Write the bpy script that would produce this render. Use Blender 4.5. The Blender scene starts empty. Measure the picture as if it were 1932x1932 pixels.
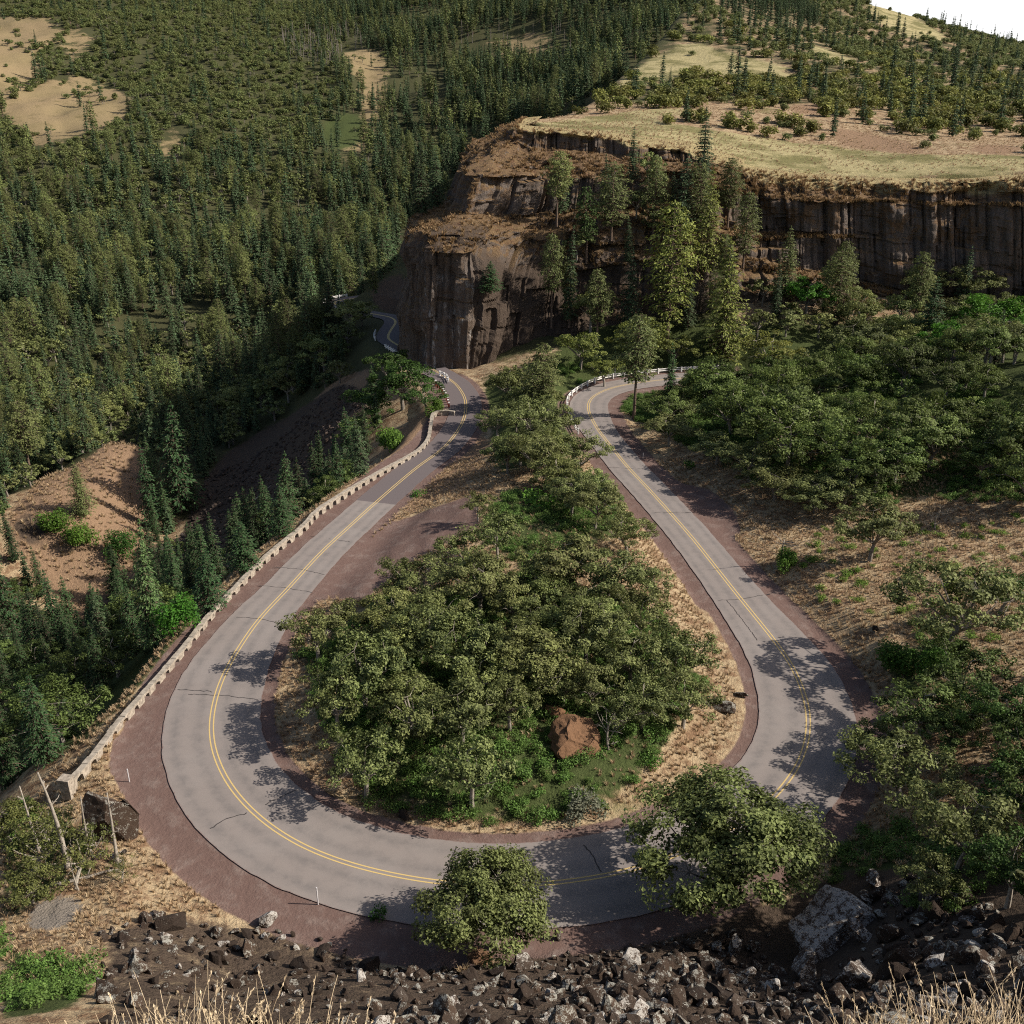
import bpy, bmesh, math, random
import numpy as np
from mathutils import Vector

# ------------------------------------------------------------------ camera, sky, sun, exposure
sc = bpy.context.scene
COL = sc.collection
Rd = math.radians
CAM_H, PITCH = 52.0, Rd(24.0)
cam_d = bpy.data.cameras.new("camera")
cam = bpy.data.objects.new("camera", cam_d)
COL.objects.link(cam)
cam.location = (0, 0, CAM_H)
cam.rotation_euler = (Rd(90) - PITCH, 0, 0)
cam_d.sensor_width = 36.0
cam_d.sensor_fit = 'HORIZONTAL'
cam_d.lens = 36.0
cam_d.clip_start = 0.5
cam_d.clip_end = 20000
sc.camera = cam

SUN_EL, SUN_FROM = Rd(37), Rd(-4)          # light comes from +x
world = bpy.data.worlds.new("World")
sc.world = world
world.use_nodes = True
wn = world.node_tree.nodes
sky = wn.new('ShaderNodeTexSky')
sky.sky_type = 'NISHITA'
sky.sun_disc = False
sky.sun_elevation = SUN_EL
sky.sun_rotation = Rd(90) - SUN_FROM
sky.air_density = 1.0
sky.dust_density = 3.0
sky.ozone_density = 1.0
# white horizon glow added low in the sky, blending into the clear sky higher up
_L = world.node_tree.links.new
_tc, _sx, _mr, _nz, _mp, _mx = [wn.new(t) for t in ('ShaderNodeTexCoord', 'ShaderNodeSeparateXYZ', 'ShaderNodeMapRange', 'ShaderNodeTexNoise', 'ShaderNodeMapping', 'ShaderNodeMix')]
_mp.inputs['Scale'].default_value = (1, 1, 5); _nz.inputs['Scale'].default_value = 3.0; _nz.inputs['Detail'].default_value = 5
_L(_tc.outputs['Generated'], _sx.inputs[0]); _L(_tc.outputs['Generated'], _mp.inputs[0]); _L(_mp.outputs[0], _nz.inputs['Vector'])
_L(_sx.outputs[2], _mr.inputs['Value'])
_mr.inputs['From Min'].default_value = 0.16; _mr.inputs['From Max'].default_value = 0.02
_mx.data_type = 'RGBA'; _L(_mr.outputs[0], _mx.inputs['Factor']); _L(sky.outputs[0], _mx.inputs[6])
_cl = wn.new('ShaderNodeMix'); _cl.data_type = 'RGBA'; _L(_nz.outputs['Fac'], _cl.inputs['Factor'])
_cl.inputs[6].default_value = (9.5, 9.7, 10.0, 1); _cl.inputs[7].default_value = (13.5, 13.4, 13.2, 1)
_L(_cl.outputs[2], _mx.inputs[7]); _L(_mx.outputs[2], wn['Background'].inputs[0])
wn['Background'].inputs[1].default_value = 0.065
sun_d = bpy.data.lights.new("sun", 'SUN')
sun_d.energy = 4.4
sun_d.angle = Rd(0.5)
sun_d.color = (1.0, 0.91, 0.79)
sun = bpy.data.objects.new("sun", sun_d)
COL.objects.link(sun)
_sd = Vector((math.cos(SUN_FROM) * math.cos(SUN_EL), math.sin(SUN_FROM) * math.cos(SUN_EL), math.sin(SUN_EL)))
sun.rotation_euler = _sd.to_track_quat('Z', 'Y').to_euler()
sun.location = (200, 0, 300)
sc.view_settings.view_transform = 'Standard'
sc.view_settings.look = 'None'
sc.view_settings.exposure = 0.70
sc.view_settings.gamma = 1.0
sc.cycles.max_bounces = 5
sc.cycles.diffuse_bounces = 2
sc.cycles.glossy_bounces = 2
sc.cycles.transmission_bounces = 3
sc.cycles.use_denoising = False
sc.cycles.filter_width = 1.1
sc.cycles.use_adaptive_sampling = False

rnd = random.Random(7)
nr = np.random.default_rng(11)

# ------------------------------------------------------------------ picture <-> place (1932 px reference frame)
F0 = 1932.0
cp, sp = math.cos(PITCH), math.sin(PITCH)


def rays(u, v):
    a = (np.asarray(u, float) - 966) / F0
    b = (966 - np.asarray(v, float)) / F0
    return a, cp + b * sp, -sp + b * cp


def at_z(u, v, z):
    dx, dy, dz = rays(u, v)
    t = (z - CAM_H) / dz
    return (float(dx * t), float(dy * t), float(z))


def at_y(u, v, y):
    dx, dy, dz = rays(u, v)
    t = y / dy
    return (float(dx * t), float(y), float(CAM_H + dz * t))


def project(x, y, z):
    z = np.asarray(z, float) - CAM_H
    f = y * cp - z * sp
    up = y * sp + z * cp
    f = np.where(f > 0.1, f, 0.1)
    return 966 + F0 * x / f, 966 - F0 * up / f


def in_poly(u, v, poly):
    u = np.asarray(u, float); v = np.asarray(v, float)
    c = np.zeros(u.shape, bool)
    n = len(poly)
    for i in range(n):
        x1, y1 = poly[i]; x2, y2 = poly[(i + 1) % n]
        if y1 == y2:
            continue
        k = (y1 > v) != (y2 > v)
        c ^= k & (u < (x2 - x1) * (v - y1) / (y2 - y1) + x1)
    return c


def sstep(a, b, x):
    t = np.clip((np.asarray(x, float) - a) / (b - a), 0, 1)
    return t * t * (3 - 2 * t)


# ------------------------------------------------------------------ noise
def _hash(ix, iy, iz, seed):
    h = (ix.astype(np.int64) * 374761393 + iy.astype(np.int64) * 668265263 + iz.astype(np.int64) * 2147483647 + seed * 144269504) & 0xFFFFFFFF
    h = ((h ^ (h >> 13)) * 1274126177) & 0xFFFFFFFF
    h = ((h ^ (h >> 16)) * 2246822519) & 0xFFFFFFFF
    return ((h ^ (h >> 15)) & 0xFFFFFF) / float(0xFFFFFF)


def vnoise(x, y, z=0.0, seed=0):
    x, y, z = np.broadcast_arrays(np.asarray(x, float), np.asarray(y, float), np.asarray(z, float))
    ix, iy, iz = np.floor(x), np.floor(y), np.floor(z)
    fx, fy, fz = x - ix, y - iy, z - iz
    fx, fy, fz = [f * f * (3 - 2 * f) for f in (fx, fy, fz)]
    r = 0
    for dx in (0, 1):
        for dy in (0, 1):
            for dz in (0, 1):
                w = (fx if dx else 1 - fx) * (fy if dy else 1 - fy) * (fz if dz else 1 - fz)
                r = r + w * _hash(ix + dx, iy + dy, iz + dz, seed)
    return r * 2 - 1


def fbm(x, y, z=0.0, oct=4, seed=0):
    r, a = 0, 0.5
    for o in range(oct):
        r = r + a * vnoise(np.asarray(x) * 2 ** o, np.asarray(y) * 2 ** o, np.asarray(z) * 2 ** o, seed + o)
        a *= 0.5
    return r


# ------------------------------------------------------------------ object helpers
def props(o, label=None, cat=None, group=None, kind=None):
    if label: o['label'] = label
    if cat: o['category'] = cat
    if group: o['group'] = group
    if kind: o['kind'] = kind
    return o


def mesh_np(name, verts, faces, mats, mat_idx=None, smooth=False, attrs=None):
    """verts (N,3); faces: list of arrays, each (M,k) of vertex indices"""
    me = bpy.data.meshes.new(name)
    verts = np.asarray(verts, np.float32)
    fl = [np.asarray(f, np.int32) for f in (faces if isinstance(faces, list) else [faces]) if len(f)]
    loops = np.concatenate([f.ravel() for f in fl])
    sizes = np.concatenate([np.full(len(f), f.shape[1], np.int32) for f in fl])
    starts = np.concatenate([[0], np.cumsum(sizes)[:-1]]).astype(np.int32)
    me.vertices.add(len(verts)); me.vertices.foreach_set('co', verts.ravel())
    me.loops.add(len(loops)); me.loops.foreach_set('vertex_index', loops)
    me.polygons.add(len(sizes)); me.polygons.foreach_set('loop_start', starts)
    for m in (mats if isinstance(mats, (list, tuple)) else [mats]):
        me.materials.append(m)
    if mat_idx is not None:
        me.polygons.foreach_set('material_index', np.asarray(mat_idx, np.int32))
    me.polygons.foreach_set('use_smooth', np.full(len(sizes), bool(smooth)))
    for k, a in (attrs or {}).items():
        at = me.attributes.new(k, 'FLOAT', 'POINT')
        at.data.foreach_set('value', np.asarray(a, np.float32))
    me.update(calc_edges=True)
    me.validate()
    return me


def obj(name, me, parent=None, loc=None, rot=None, scale=None):
    o = bpy.data.objects.new(name, me)
    COL.objects.link(o)
    if parent is not None: o.parent = parent
    if loc is not None: o.location = loc
    if rot is not None: o.rotation_euler = rot
    if scale is not None: o.scale = scale
    return o


def empty(name, loc=(0, 0, 0), rot=(0, 0, 0), scale=(1, 1, 1)):
    o = bpy.data.objects.new(name, None)
    o.empty_display_size = 0.3
    COL.objects.link(o)
    o.location = loc; o.rotation_euler = rot; o.scale = scale
    return o


class MB:
    """collects pieces (verts, quads/tris) into one mesh"""
    def __init__(s):
        s.v, s.f, s.n, s.mi, s.t = [], [], 0, [], []

    def add(s, v, f, mi=0, tint=None):
        v = np.asarray(v, float)
        if len(v) == 0: return
        for q in (f if isinstance(f, list) else [f]):
            q = np.asarray(q, int)
            if len(q):
                s.f.append(q + s.n); s.mi.append(np.full(len(q), mi))
        s.v.append(v); s.n += len(v)
        s.t.append(np.full(len(v), 0.5) if tint is None else np.asarray(tint, float))

    def tube(s, pts, rad, k=6, mi=0, cap=True):
        pts = np.asarray(pts, float); n = len(pts)
        rad = np.broadcast_to(np.asarray(rad, float), (n,))
        d = np.gradient(pts, axis=0); d /= np.linalg.norm(d, axis=1)[:, None] + 1e-9
        ref = np.where(np.abs(d[:, 2:3]) > 0.9, np.array([[1., 0, 0]]), np.array([[0, 0, 1.]]))
        a = np.cross(d, ref); a /= np.linalg.norm(a, axis=1)[:, None] + 1e-9
        b = np.cross(d, a)
        th = np.arange(k) * 2 * np.pi / k
        v = pts[:, None] + rad[:, None, None] * (a[:, None] * np.cos(th)[None, :, None] + b[:, None] * np.sin(th)[None, :, None])
        i = np.arange(n - 1)[:, None] * k; j = np.arange(k)[None]; j2 = (j + 1) % k
        q = np.stack([i + j, i + j2, i + k + j2, i + k + j], -1).reshape(-1, 4)
        fs = [q]
        if cap:
            if k == 4:
                fs.append(np.array([[0, 3, 2, 1]])); fs.append(np.array([[0, 1, 2, 3]]) + (n - 1) * k)
            else:
                fs.append(np.arange(k)[None, ::-1]); fs.append(np.arange(k)[None] + (n - 1) * k)
        s.add(v.reshape(-1, 3), fs, mi)

    def box(s, c, size, rz=0.0, mi=0):
        c = np.asarray(c, float); h = np.asarray(size, float) / 2
        g = np.array([[x, y, z] for z in (-1, 1) for x, y in ((-1, -1), (1, -1), (1, 1), (-1, 1))], float) * h
        co, si = math.cos(rz), math.sin(rz)
        g = np.stack([g[:, 0] * co - g[:, 1] * si, g[:, 0] * si + g[:, 1] * co, g[:, 2]], 1) + c
        s.add(g, np.array([[3, 2, 1, 0], [4, 5, 6, 7], [0, 1, 5, 4], [1, 2, 6, 5], [2, 3, 7, 6], [3, 0, 4, 7]]), mi)

    def mesh(s, name, mats, smooth=False, tint=False):
        byk = {}
        for f, m in zip(s.f, s.mi):
            byk.setdefault(f.shape[1], []).append((f, m))
        fl = [np.concatenate([f for f, _ in x]) for x in byk.values()]
        mi = np.concatenate([np.concatenate([m for _, m in x]) for x in byk.values()])
        return mesh_np(name, np.concatenate(s.v), fl, mats, mi, smooth, {'tint': np.concatenate(s.t)} if tint else None)


# ------------------------------------------------------------------ materials
class NT:
    def __init__(s, name, rough=0.9, spec=0.2):
        s.m = bpy.data.materials.new(name); s.m.use_nodes = True
        s.t = s.m.node_tree; s.bsdf = s.t.nodes['Principled BSDF']; s.out = s.t.nodes['Material Output']
        s.bsdf.inputs['Roughness'].default_value = rough
        s.bsdf.inputs['Specular IOR Level'].default_value = spec

    def n(s, typ, **kw):
        nd = s.t.nodes.new(typ)
        for k, v in kw.items(): setattr(nd, k, v)
        return nd

    def put(s, sock, val):
        if isinstance(val, bpy.types.NodeSocket): s.t.links.new(val, sock)
        elif isinstance(val, (tuple, list)) and len(val) == 3 and sock.type == 'RGBA': sock.default_value = (*val, 1)
        else: sock.default_value = val

    def attr(s, name):
        return s.n('ShaderNodeAttribute', attribute_name=name).outputs['Fac']

    def coord(s, kind='Object'):
        return s.n('ShaderNodeTexCoord').outputs[kind]

    def pos(s):
        return s.n('ShaderNodeNewGeometry').outputs['Position']

    def noise(s, scale, detail=4, rough=0.6, vec=None, dist=0.0):
        nd = s.n('ShaderNodeTexNoise')
        nd.inputs['Scale'].default_value = scale; nd.inputs['Detail'].default_value = detail
        nd.inputs['Roughness'].default_value = rough; nd.inputs['Distortion'].default_value = dist
        s.put(nd.inputs['Vector'], vec if vec is not None else s.pos())
        return nd.outputs['Fac']

    def math(s, op, a, b=0.0, c=None, clamp=False):
        nd = s.n('ShaderNodeMath', operation=op, use_clamp=clamp)
        s.put(nd.inputs[0], a); s.put(nd.inputs[1], b)
        if c is not None: s.put(nd.inputs[2], c)
        return nd.outputs[0]

    def ramp(s, x, lo, hi):
        nd = s.n('ShaderNodeMapRange', interpolation_type='SMOOTHSTEP')
        s.put(nd.inputs['Value'], x); nd.inputs['From Min'].default_value = lo; nd.inputs['From Max'].default_value = hi
        return nd.outputs['Result']

    def mix(s, f, a, b, blend='MIX'):
        nd = s.n('ShaderNodeMix', data_type='RGBA', blend_type=blend)
        s.put(nd.inputs['Factor'], f); s.put(nd.inputs[6], a); s.put(nd.inputs[7], b)
        return nd.outputs[2]

    def bump(s, h, strength=0.5, dist=0.1, normal=None):
        nd = s.n('ShaderNodeBump')
        nd.inputs['Strength'].default_value = strength; nd.inputs['Distance'].default_value = dist
        s.put(nd.inputs['Height'], h)
        if normal is not None: s.put(nd.inputs['Normal'], normal)
        s.put(s.bsdf.inputs['Normal'], nd.outputs[0])
        return nd.outputs[0]

    def col(s, c):
        s.put(s.bsdf.inputs['Base Color'], c)
        return s.m


def edge_mask(g, name, nz, amt=0.7, lo=0.38, hi=0.62):
    return g.ramp(g.math('ADD', g.attr(name), g.math('MULTIPLY', g.math('SUBTRACT', nz, 0.5), amt)), lo, hi)


def ground_material():
    g = NT("ground_soil_and_dry_grass", 0.95, 0.1)
    n1 = g.noise(0.09, 5, 0.65); n2 = g.noise(0.7, 5, 0.7); n3 = g.noise(4.0, 4, 0.7); n4 = g.noise(0.02, 4, 0.6)
    n5 = g.noise(14.0, 3, 0.7)
    straw = g.mix(n3, (0.25, 0.18, 0.105), (0.50, 0.40, 0.26))
    soil = g.mix(n3, (0.11, 0.065, 0.040), (0.27, 0.175, 0.105))
    c = g.mix(g.ramp(n2, 0.40, 0.62), straw, soil)
    c = g.mix(g.ramp(n1, 0.55, 0.75), c, g.mix(n3, (0.09, 0.10, 0.035), (0.16, 0.15, 0.06)))
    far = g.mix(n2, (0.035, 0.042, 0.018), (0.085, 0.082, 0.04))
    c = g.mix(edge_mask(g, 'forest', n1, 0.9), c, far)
    mead = g.mix(n4, g.mix(n3, (0.19, 0.135, 0.085), (0.34, 0.25, 0.155)), (0.21, 0.175, 0.085))
    c = g.mix(edge_mask(g, 'meadow', g.noise(0.05, 6, 0.7), 1.3, .42, .58), c, g.mix(g.ramp(n1, .5, .75), mead, (0.15, 0.12, 0.06)))
    c = g.mix(edge_mask(g, 'bright', g.noise(0.12, 6, 0.7), 1.0), c, g.mix(g.ramp(n1, .42, .62), g.mix(n2, (0.24, 0.205, 0.10), (0.42, 0.37, 0.21)), g.mix(n2, (0.09, 0.092, 0.035), (0.23, 0.205, 0.095))))
    c = g.mix(edge_mask(g, 'red', n2, 0.6), c, g.mix(n3, (0.13, 0.078, 0.050), (0.34, 0.235, 0.15)))
    c = g.mix(edge_mask(g, 'green', n2, 0.8), c, g.mix(n3, (0.028, 0.042, 0.014), (0.085, 0.105, 0.038)))
    c = g.mix(edge_mask(g, 'talus', n2, 0.6), c, g.mix(n3, (0.028, 0.021, 0.017), (0.125, 0.092, 0.068)))
    grav = g.mix(n5, (0.080, 0.050, 0.043), (0.185, 0.125, 0.108))
    grav = g.mix(g.ramp(n2, 0.45, 0.75), grav, g.mix(n5, (0.12, 0.088, 0.078), (0.25, 0.195, 0.172)))
    c = g.mix(edge_mask(g, 'gravel', n2, 0.35), c, grav)
    pale = g.mix(n5, (0.13, 0.11, 0.09), (0.32, 0.285, 0.245))
    c = g.mix(edge_mask(g, 'pale', n3, 1.2), c, pale)
    rough = g.math('ADD', n3, g.math('MULTIPLY', n2, 2.0))
    g.bump(g.math('MULTIPLY', rough, g.math('SUBTRACT', 1.0, g.math('MULTIPLY', g.attr('gravel'), .75))), 0.9, 0.25)
    return g.col(c)


def cliff_material():
    g = NT("basalt_cliff", 0.9, 0.2)
    geo = g.n('ShaderNodeNewGeometry')
    sep = g.n('ShaderNodeSeparateXYZ'); g.put(sep.inputs[0], geo.outputs['Normal'])
    mp = g.n('ShaderNodeMapping'); mp.inputs['Scale'].default_value = (1, 1, 0.12)
    g.put(mp.inputs['Vector'], geo.outputs['Position'])
    streak = g.noise(1.6, 5, 0.7, mp.outputs[0]); fine = g.noise(5.0, 4, 0.7); big = g.noise(0.12, 3, 0.6)
    n2 = g.noise(0.8, 4, 0.65)
    rock = g.mix(streak, (0.050, 0.041, 0.036), (0.25, 0.205, 0.175))
    rock = g.mix(g.ramp(big, 0.45, 0.7), rock, g.mix(streak, (0.055, 0.042, 0.034), (0.21, 0.165, 0.13)))
    rock = g.mix(g.math('MULTIPLY', g.ramp(fine, 0.5, 0.7), 0.5), rock, (0.04, 0.035, 0.033))
    rock = g.mix(g.math('MULTIPLY', g.ramp(g.noise(0.9, 6, 0.75, mp.outputs[0]), 0.54, 0.64), g.attr('pale')), rock, (0.46, 0.45, 0.43))
    grass = g.mix(fine, (0.10, 0.060, 0.032), (0.30, 0.205, 0.105))
    grass = g.mix(g.ramp(n2, 0.5, 0.72), grass, g.mix(fine, (0.09, 0.043, 0.026), (0.20, 0.105, 0.062)))
    flat = g.ramp(g.math('ADD', sep.outputs[2], g.math('MULTIPLY', g.math('SUBTRACT', n2, 0.5), 0.5)), 0.56, 0.74)
    c = g.mix(flat, rock, grass)
    top = g.mix(g.ramp(n2, .4, .65), g.mix(fine, (0.32, 0.26, 0.12), (0.54, 0.46, 0.25)), g.mix(fine, (0.20, 0.14, 0.065), (0.38, 0.29, 0.15)))
    rust = g.mix(fine, (0.085, 0.052, 0.032), (0.24, 0.155, 0.088))
    c = g.mix(g.math('MULTIPLY', g.attr('rusty'), g.ramp(g.noise(0.45, 6, 0.75), .47, .56)), c, rust)
    c = g.mix(g.attr('rim'), c, top)
    c = g.mix(g.attr('dirt'), c, g.mix(fine, (0.045, 0.034, 0.027), (0.125, 0.092, 0.070)))
    g.bump(g.math('ADD', fine, g.math('MULTIPLY', streak, 1.6)), 1.0, 0.5)
    return g.col(c)


def asphalt_material():
    g = NT("weathered_asphalt", 0.85, 0.25)
    fine = g.noise(18.0, 3, 0.8); mid = g.noise(0.9, 5, 0.7); big = g.noise(0.15, 3, 0.6)
    c = g.mix(fine, (0.162, 0.140, 0.130), (0.255, 0.226, 0.212))
    c = g.mix(g.math('MULTIPLY', g.ramp(mid, 0.45, 0.75), 0.35), c, (0.13, 0.118, 0.115))
    c = g.mix(g.math('MULTIPLY', g.ramp(big, 0.4, 0.7), 0.3), c, (0.25, 0.23, 0.22))
    w = g.attr('wheel')
    c = g.mix(g.math('MULTIPLY', w, g.ramp(mid, 0.2, 0.7)), c, (0.120, 0.112, 0.110))
    c = g.mix(edge_mask(g, 'fresh', mid, 0.15), c, g.mix(fine, (0.082, 0.068, 0.070), (0.145, 0.125, 0.127)))
    c = g.mix(edge_mask(g, 'verge', g.noise(3.0, 4, 0.7), 0.9), c, g.mix(fine, (0.13, 0.085, 0.08), (0.22, 0.165, 0.15)))
    g.bump(fine, 0.25, 0.02)
    return g.col(c)


def simple_mat(name, a, b, scale=4.0, rough=0.8, bump=0.3, dist=0.03, objspace=False):
    g = NT(name, rough, 0.25)
    n = g.noise(scale, 5, 0.7, g.coord() if objspace else None)
    g.bump(n, bump, dist)
    return g.col(g.mix(g.ramp(n, 0.3, 0.7), a, b))


def paint_material():
    g = NT("worn_yellow_paint", 0.7, 0.25)
    n = g.noise(7.0, 5, 0.75)
    return g.col(g.mix(g.ramp(n, 0.56, 0.75), (0.50, 0.37, 0.15), (0.26, 0.21, 0.15)))


def rock_material(name, a, b, lichen, lo=0.56, hi=0.62, amt=1.0):
    g = NT(name, 0.95, 0.15)
    oi = g.n('ShaderNodeObjectInfo')
    pos = g.pos()
    geo = g.n('ShaderNodeNewGeometry'); sep = g.n('ShaderNodeSeparateXYZ'); g.put(sep.inputs[0], geo.outputs['Normal'])
    n1 = g.noise(3.0, 5, 0.75, pos); n2 = g.noise(2.3, 6, 0.8, pos); n3 = g.noise(17.0, 3, 0.75, pos)
    c = g.mix(n1, a, b)
    c = g.mix(g.math('MULTIPLY', oi.outputs['Random'], 0.5), c, (0.11, 0.072, 0.05))
    m = g.math('ADD', n2, g.math('MULTIPLY', g.math('SUBTRACT', n3, 0.5), 0.45))
    m = g.math('ADD', m, g.math('MULTIPLY', sep.outputs[2], 0.05))
    m = g.math('ADD', m, g.math('MULTIPLY', g.math('SUBTRACT', oi.outputs['Random'], 0.5), 0.16))
    c = g.mix(g.math('MULTIPLY', g.ramp(m, lo, hi), amt), c, lichen)
    g.bump(g.math('ADD', n1, n3), 0.8, 0.12)
    return g.col(c)


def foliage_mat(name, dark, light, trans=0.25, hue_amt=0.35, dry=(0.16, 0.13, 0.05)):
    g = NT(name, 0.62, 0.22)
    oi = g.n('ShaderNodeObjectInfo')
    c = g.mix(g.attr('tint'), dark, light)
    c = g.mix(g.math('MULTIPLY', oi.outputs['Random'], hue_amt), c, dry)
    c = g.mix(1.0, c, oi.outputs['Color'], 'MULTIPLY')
    g.col(c)
    tr = g.n('ShaderNodeBsdfTranslucent'); g.put(tr.inputs[0], c)
    mx = g.n('ShaderNodeMixShader'); mx.inputs[0].default_value = trans
    g.t.links.new(g.bsdf.outputs[0], mx.inputs[1]); g.t.links.new(tr.outputs[0], mx.inputs[2])
    g.t.links.new(mx.outputs[0], g.out.inputs[0])
    return g.m


M_GROUND = ground_material()
M_CLIFF = cliff_material()
M_ROAD = asphalt_material()
M_PAINT = paint_material()
M_CRACK = simple_mat("tar_crack", (0.03, 0.027, 0.027), (0.06, 0.053, 0.052))
M_STONE = simple_mat("rubble_masonry", (0.16, 0.135, 0.11), (0.40, 0.35, 0.29), 3.0, 0.9, 0.8, 0.08)
M_COPING = simple_mat("pale_stone_coping", (0.19, 0.165, 0.135), (0.37, 0.33, 0.275), 1.8, 0.9, 0.6, 0.05)
M_WHITE = simple_mat("white_painted_wood", (0.66, 0.65, 0.63), (0.82, 0.81, 0.79), 2.0, 0.6, 0.1)
M_RED_STANDIN = simple_mat("parapet_red_light", (0.35, 0.07, 0.05), (0.48, 0.13, 0.10), 4.0, 0.6, 0.1)  # reddish light put into the colour of the parapet stand-ins
M_GREYPOST = simple_mat("pale_grey_post", (0.42, 0.41, 0.44), (0.58, 0.57, 0.58), 5.0, 0.6, 0.1)
M_ROCK = rock_material("lichen_spotted_basalt", (0.010, 0.008, 0.0075), (0.054, 0.040, 0.032), (0.32, 0.315, 0.28), 0.60, 0.66)
M_SCREE = rock_material("dark_scree", (0.018, 0.016, 0.016), (0.085, 0.072, 0.066), (0.16, 0.145, 0.135), 0.64, 0.72)
M_LICHEN = rock_material("pale_lichen_basalt", (0.022, 0.018, 0.016), (0.10, 0.078, 0.064), (0.42, 0.40, 0.37), 0.54, 0.61)
M_REDROCK = rock_material("red_brown_rock", (0.10, 0.055, 0.030), (0.28, 0.155, 0.085), (0.33, 0.22, 0.14), 0.66, 0.75, 0.5)
M_BARK = simple_mat("grey_oak_bark", (0.10, 0.085, 0.07), (0.27, 0.245, 0.215), 6.0, 0.95, 0.6, 0.03, True)
M_PALEBARK = simple_mat("bleached_bark", (0.17, 0.15, 0.125), (0.36, 0.325, 0.28), 6.0, 0.95, 0.5, 0.03, True)
M_PINEBARK = simple_mat("pine_bark", (0.06, 0.042, 0.032), (0.20, 0.145, 0.11), 5.0, 0.95, 0.6, 0.03, True)
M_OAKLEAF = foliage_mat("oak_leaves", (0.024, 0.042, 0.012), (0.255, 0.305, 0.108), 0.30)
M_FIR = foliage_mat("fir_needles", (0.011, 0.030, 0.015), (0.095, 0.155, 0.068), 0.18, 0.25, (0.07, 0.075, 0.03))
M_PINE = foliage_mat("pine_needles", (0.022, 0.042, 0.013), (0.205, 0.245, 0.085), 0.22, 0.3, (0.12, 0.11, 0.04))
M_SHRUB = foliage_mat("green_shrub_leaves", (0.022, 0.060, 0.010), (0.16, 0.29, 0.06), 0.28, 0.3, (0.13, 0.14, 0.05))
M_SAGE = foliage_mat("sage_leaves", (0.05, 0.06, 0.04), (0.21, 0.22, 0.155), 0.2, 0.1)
M_STRAW = foliage_mat("dry_grass_blades", (0.25, 0.18, 0.105), (0.54, 0.43, 0.275), 0.3, 0.5, (0.34, 0.21, 0.12))
M_BUNCH = foliage_mat("ledge_bunchgrass", (0.14, 0.085, 0.042), (0.42, 0.30, 0.155), 0.25, 0.4, (0.20, 0.11, 0.055))
M_STALK = foliage_mat("pale_grass_stalks", (0.30, 0.225, 0.135), (0.66, 0.54, 0.37), 0.25, 0.0)
# ------------------------------------------------------------------ road course (read along the double yellow line)
_C = [(855, 720, -3.0), (869, 736, -2.9), (878, 754, -2.8), (878, 780, -2.6), (866, 809, -2.3), (836, 846, -2.0), (785, 883, -1.5), (708, 949, -.9),
      (655, 997, -.4), (602, 1046, -.1), (540, 1114, 0), (491, 1165, 0), (451, 1222, 0), (419, 1279, 0), (402, 1334, 0), (397, 1383, 0), (407, 1430, 0), (430, 1478, 0),
      (466, 1522, 0), (518, 1566, 0), (587, 1605, 0), (660, 1631, 0), (712, 1645, 0), (822, 1665, 0), (915, 1671, 0), (1005, 1670, 0), (1096, 1660, 0), (1188, 1643, 0),
      (1280, 1612, 0), (1370, 1568, 0), (1440, 1524, 0), (1488, 1473, 0), (1514, 1429, 0), (1525, 1389, 0), (1526, 1345, 0), (1517, 1308, 0), (1499, 1264, 0),
      (1473, 1224, 0), (1444, 1187, 0), (1396, 1128, -.1), (1347, 1066, -.3), (1297, 1004, -.6), (1224, 923, -1.2), (1185, 882, -1.6), (1156, 846, -2.0), (1130, 813, -2.3),
      (1116, 789, -2.5), (1110, 773, -2.7), (1111, 758, -2.8), (1123, 745, -2.9), (1156, 731, -3.0), (1210, 721, -3.1), (1290, 713, -3.2), (1380, 708, -3.2)]
CTR = np.array([at_z(*c) for c in _C])
CTR = np.vstack([CTR[0] + [(-4.5), 9, -.2], CTR])           # bends away behind the rock pillar


def catmull(P, step):
    P = np.asarray(P, float)
    Q = np.vstack([2 * P[0] - P[1], P, 2 * P[-1] - P[-2]])
    out = []
    for i in range(1, len(Q) - 2):
        L = np.linalg.norm(Q[i + 1] - Q[i]); k = max(2, int(L / 0.25))
        t = np.linspace(0, 1, k, endpoint=False)[:, None]
        a, b, c, d = Q[i - 1], Q[i], Q[i + 1], Q[i + 2]
        out.append(0.5 * (2 * b + (c - a) * t + (2 * a - 5 * b + 4 * c - d) * t ** 2 + (3 * b - a - 3 * c + d) * t ** 3))
    out = np.vstack(out + [P[-1:]])
    s = np.concatenate([[0], np.cumsum(np.linalg.norm(np.diff(out, axis=0), axis=1))])
    q = np.linspace(0, s[-1], int(s[-1] / step) + 1)
    return np.stack([np.interp(q, s, out[:, k]) for k in range(3)], 1)


def smooth_line(P, n, it):
    P = P.copy()
    for _ in range(it):
        Q = P.copy()
        Q[1:-1] = 0.25 * P[:-2] + 0.5 * P[1:-1] + 0.25 * P[2:]
        P = Q
    return P


RD = smooth_line(catmull(CTR, 0.5), 0, 30)
RT = np.gradient(RD, axis=0); RT[:, 2] = 0; RT /= np.linalg.norm(RT, axis=1)[:, None]
RN = np.stack([-RT[:, 1], RT[:, 0], RT[:, 2] * 0], 1)       # left of travel; travel runs down the left leg, round the bend, up the right leg
RU, RV = project(RD[:, 0], RD[:, 1], RD[:, 2])
RS = np.arange(len(RD)) * 0.5
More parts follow.
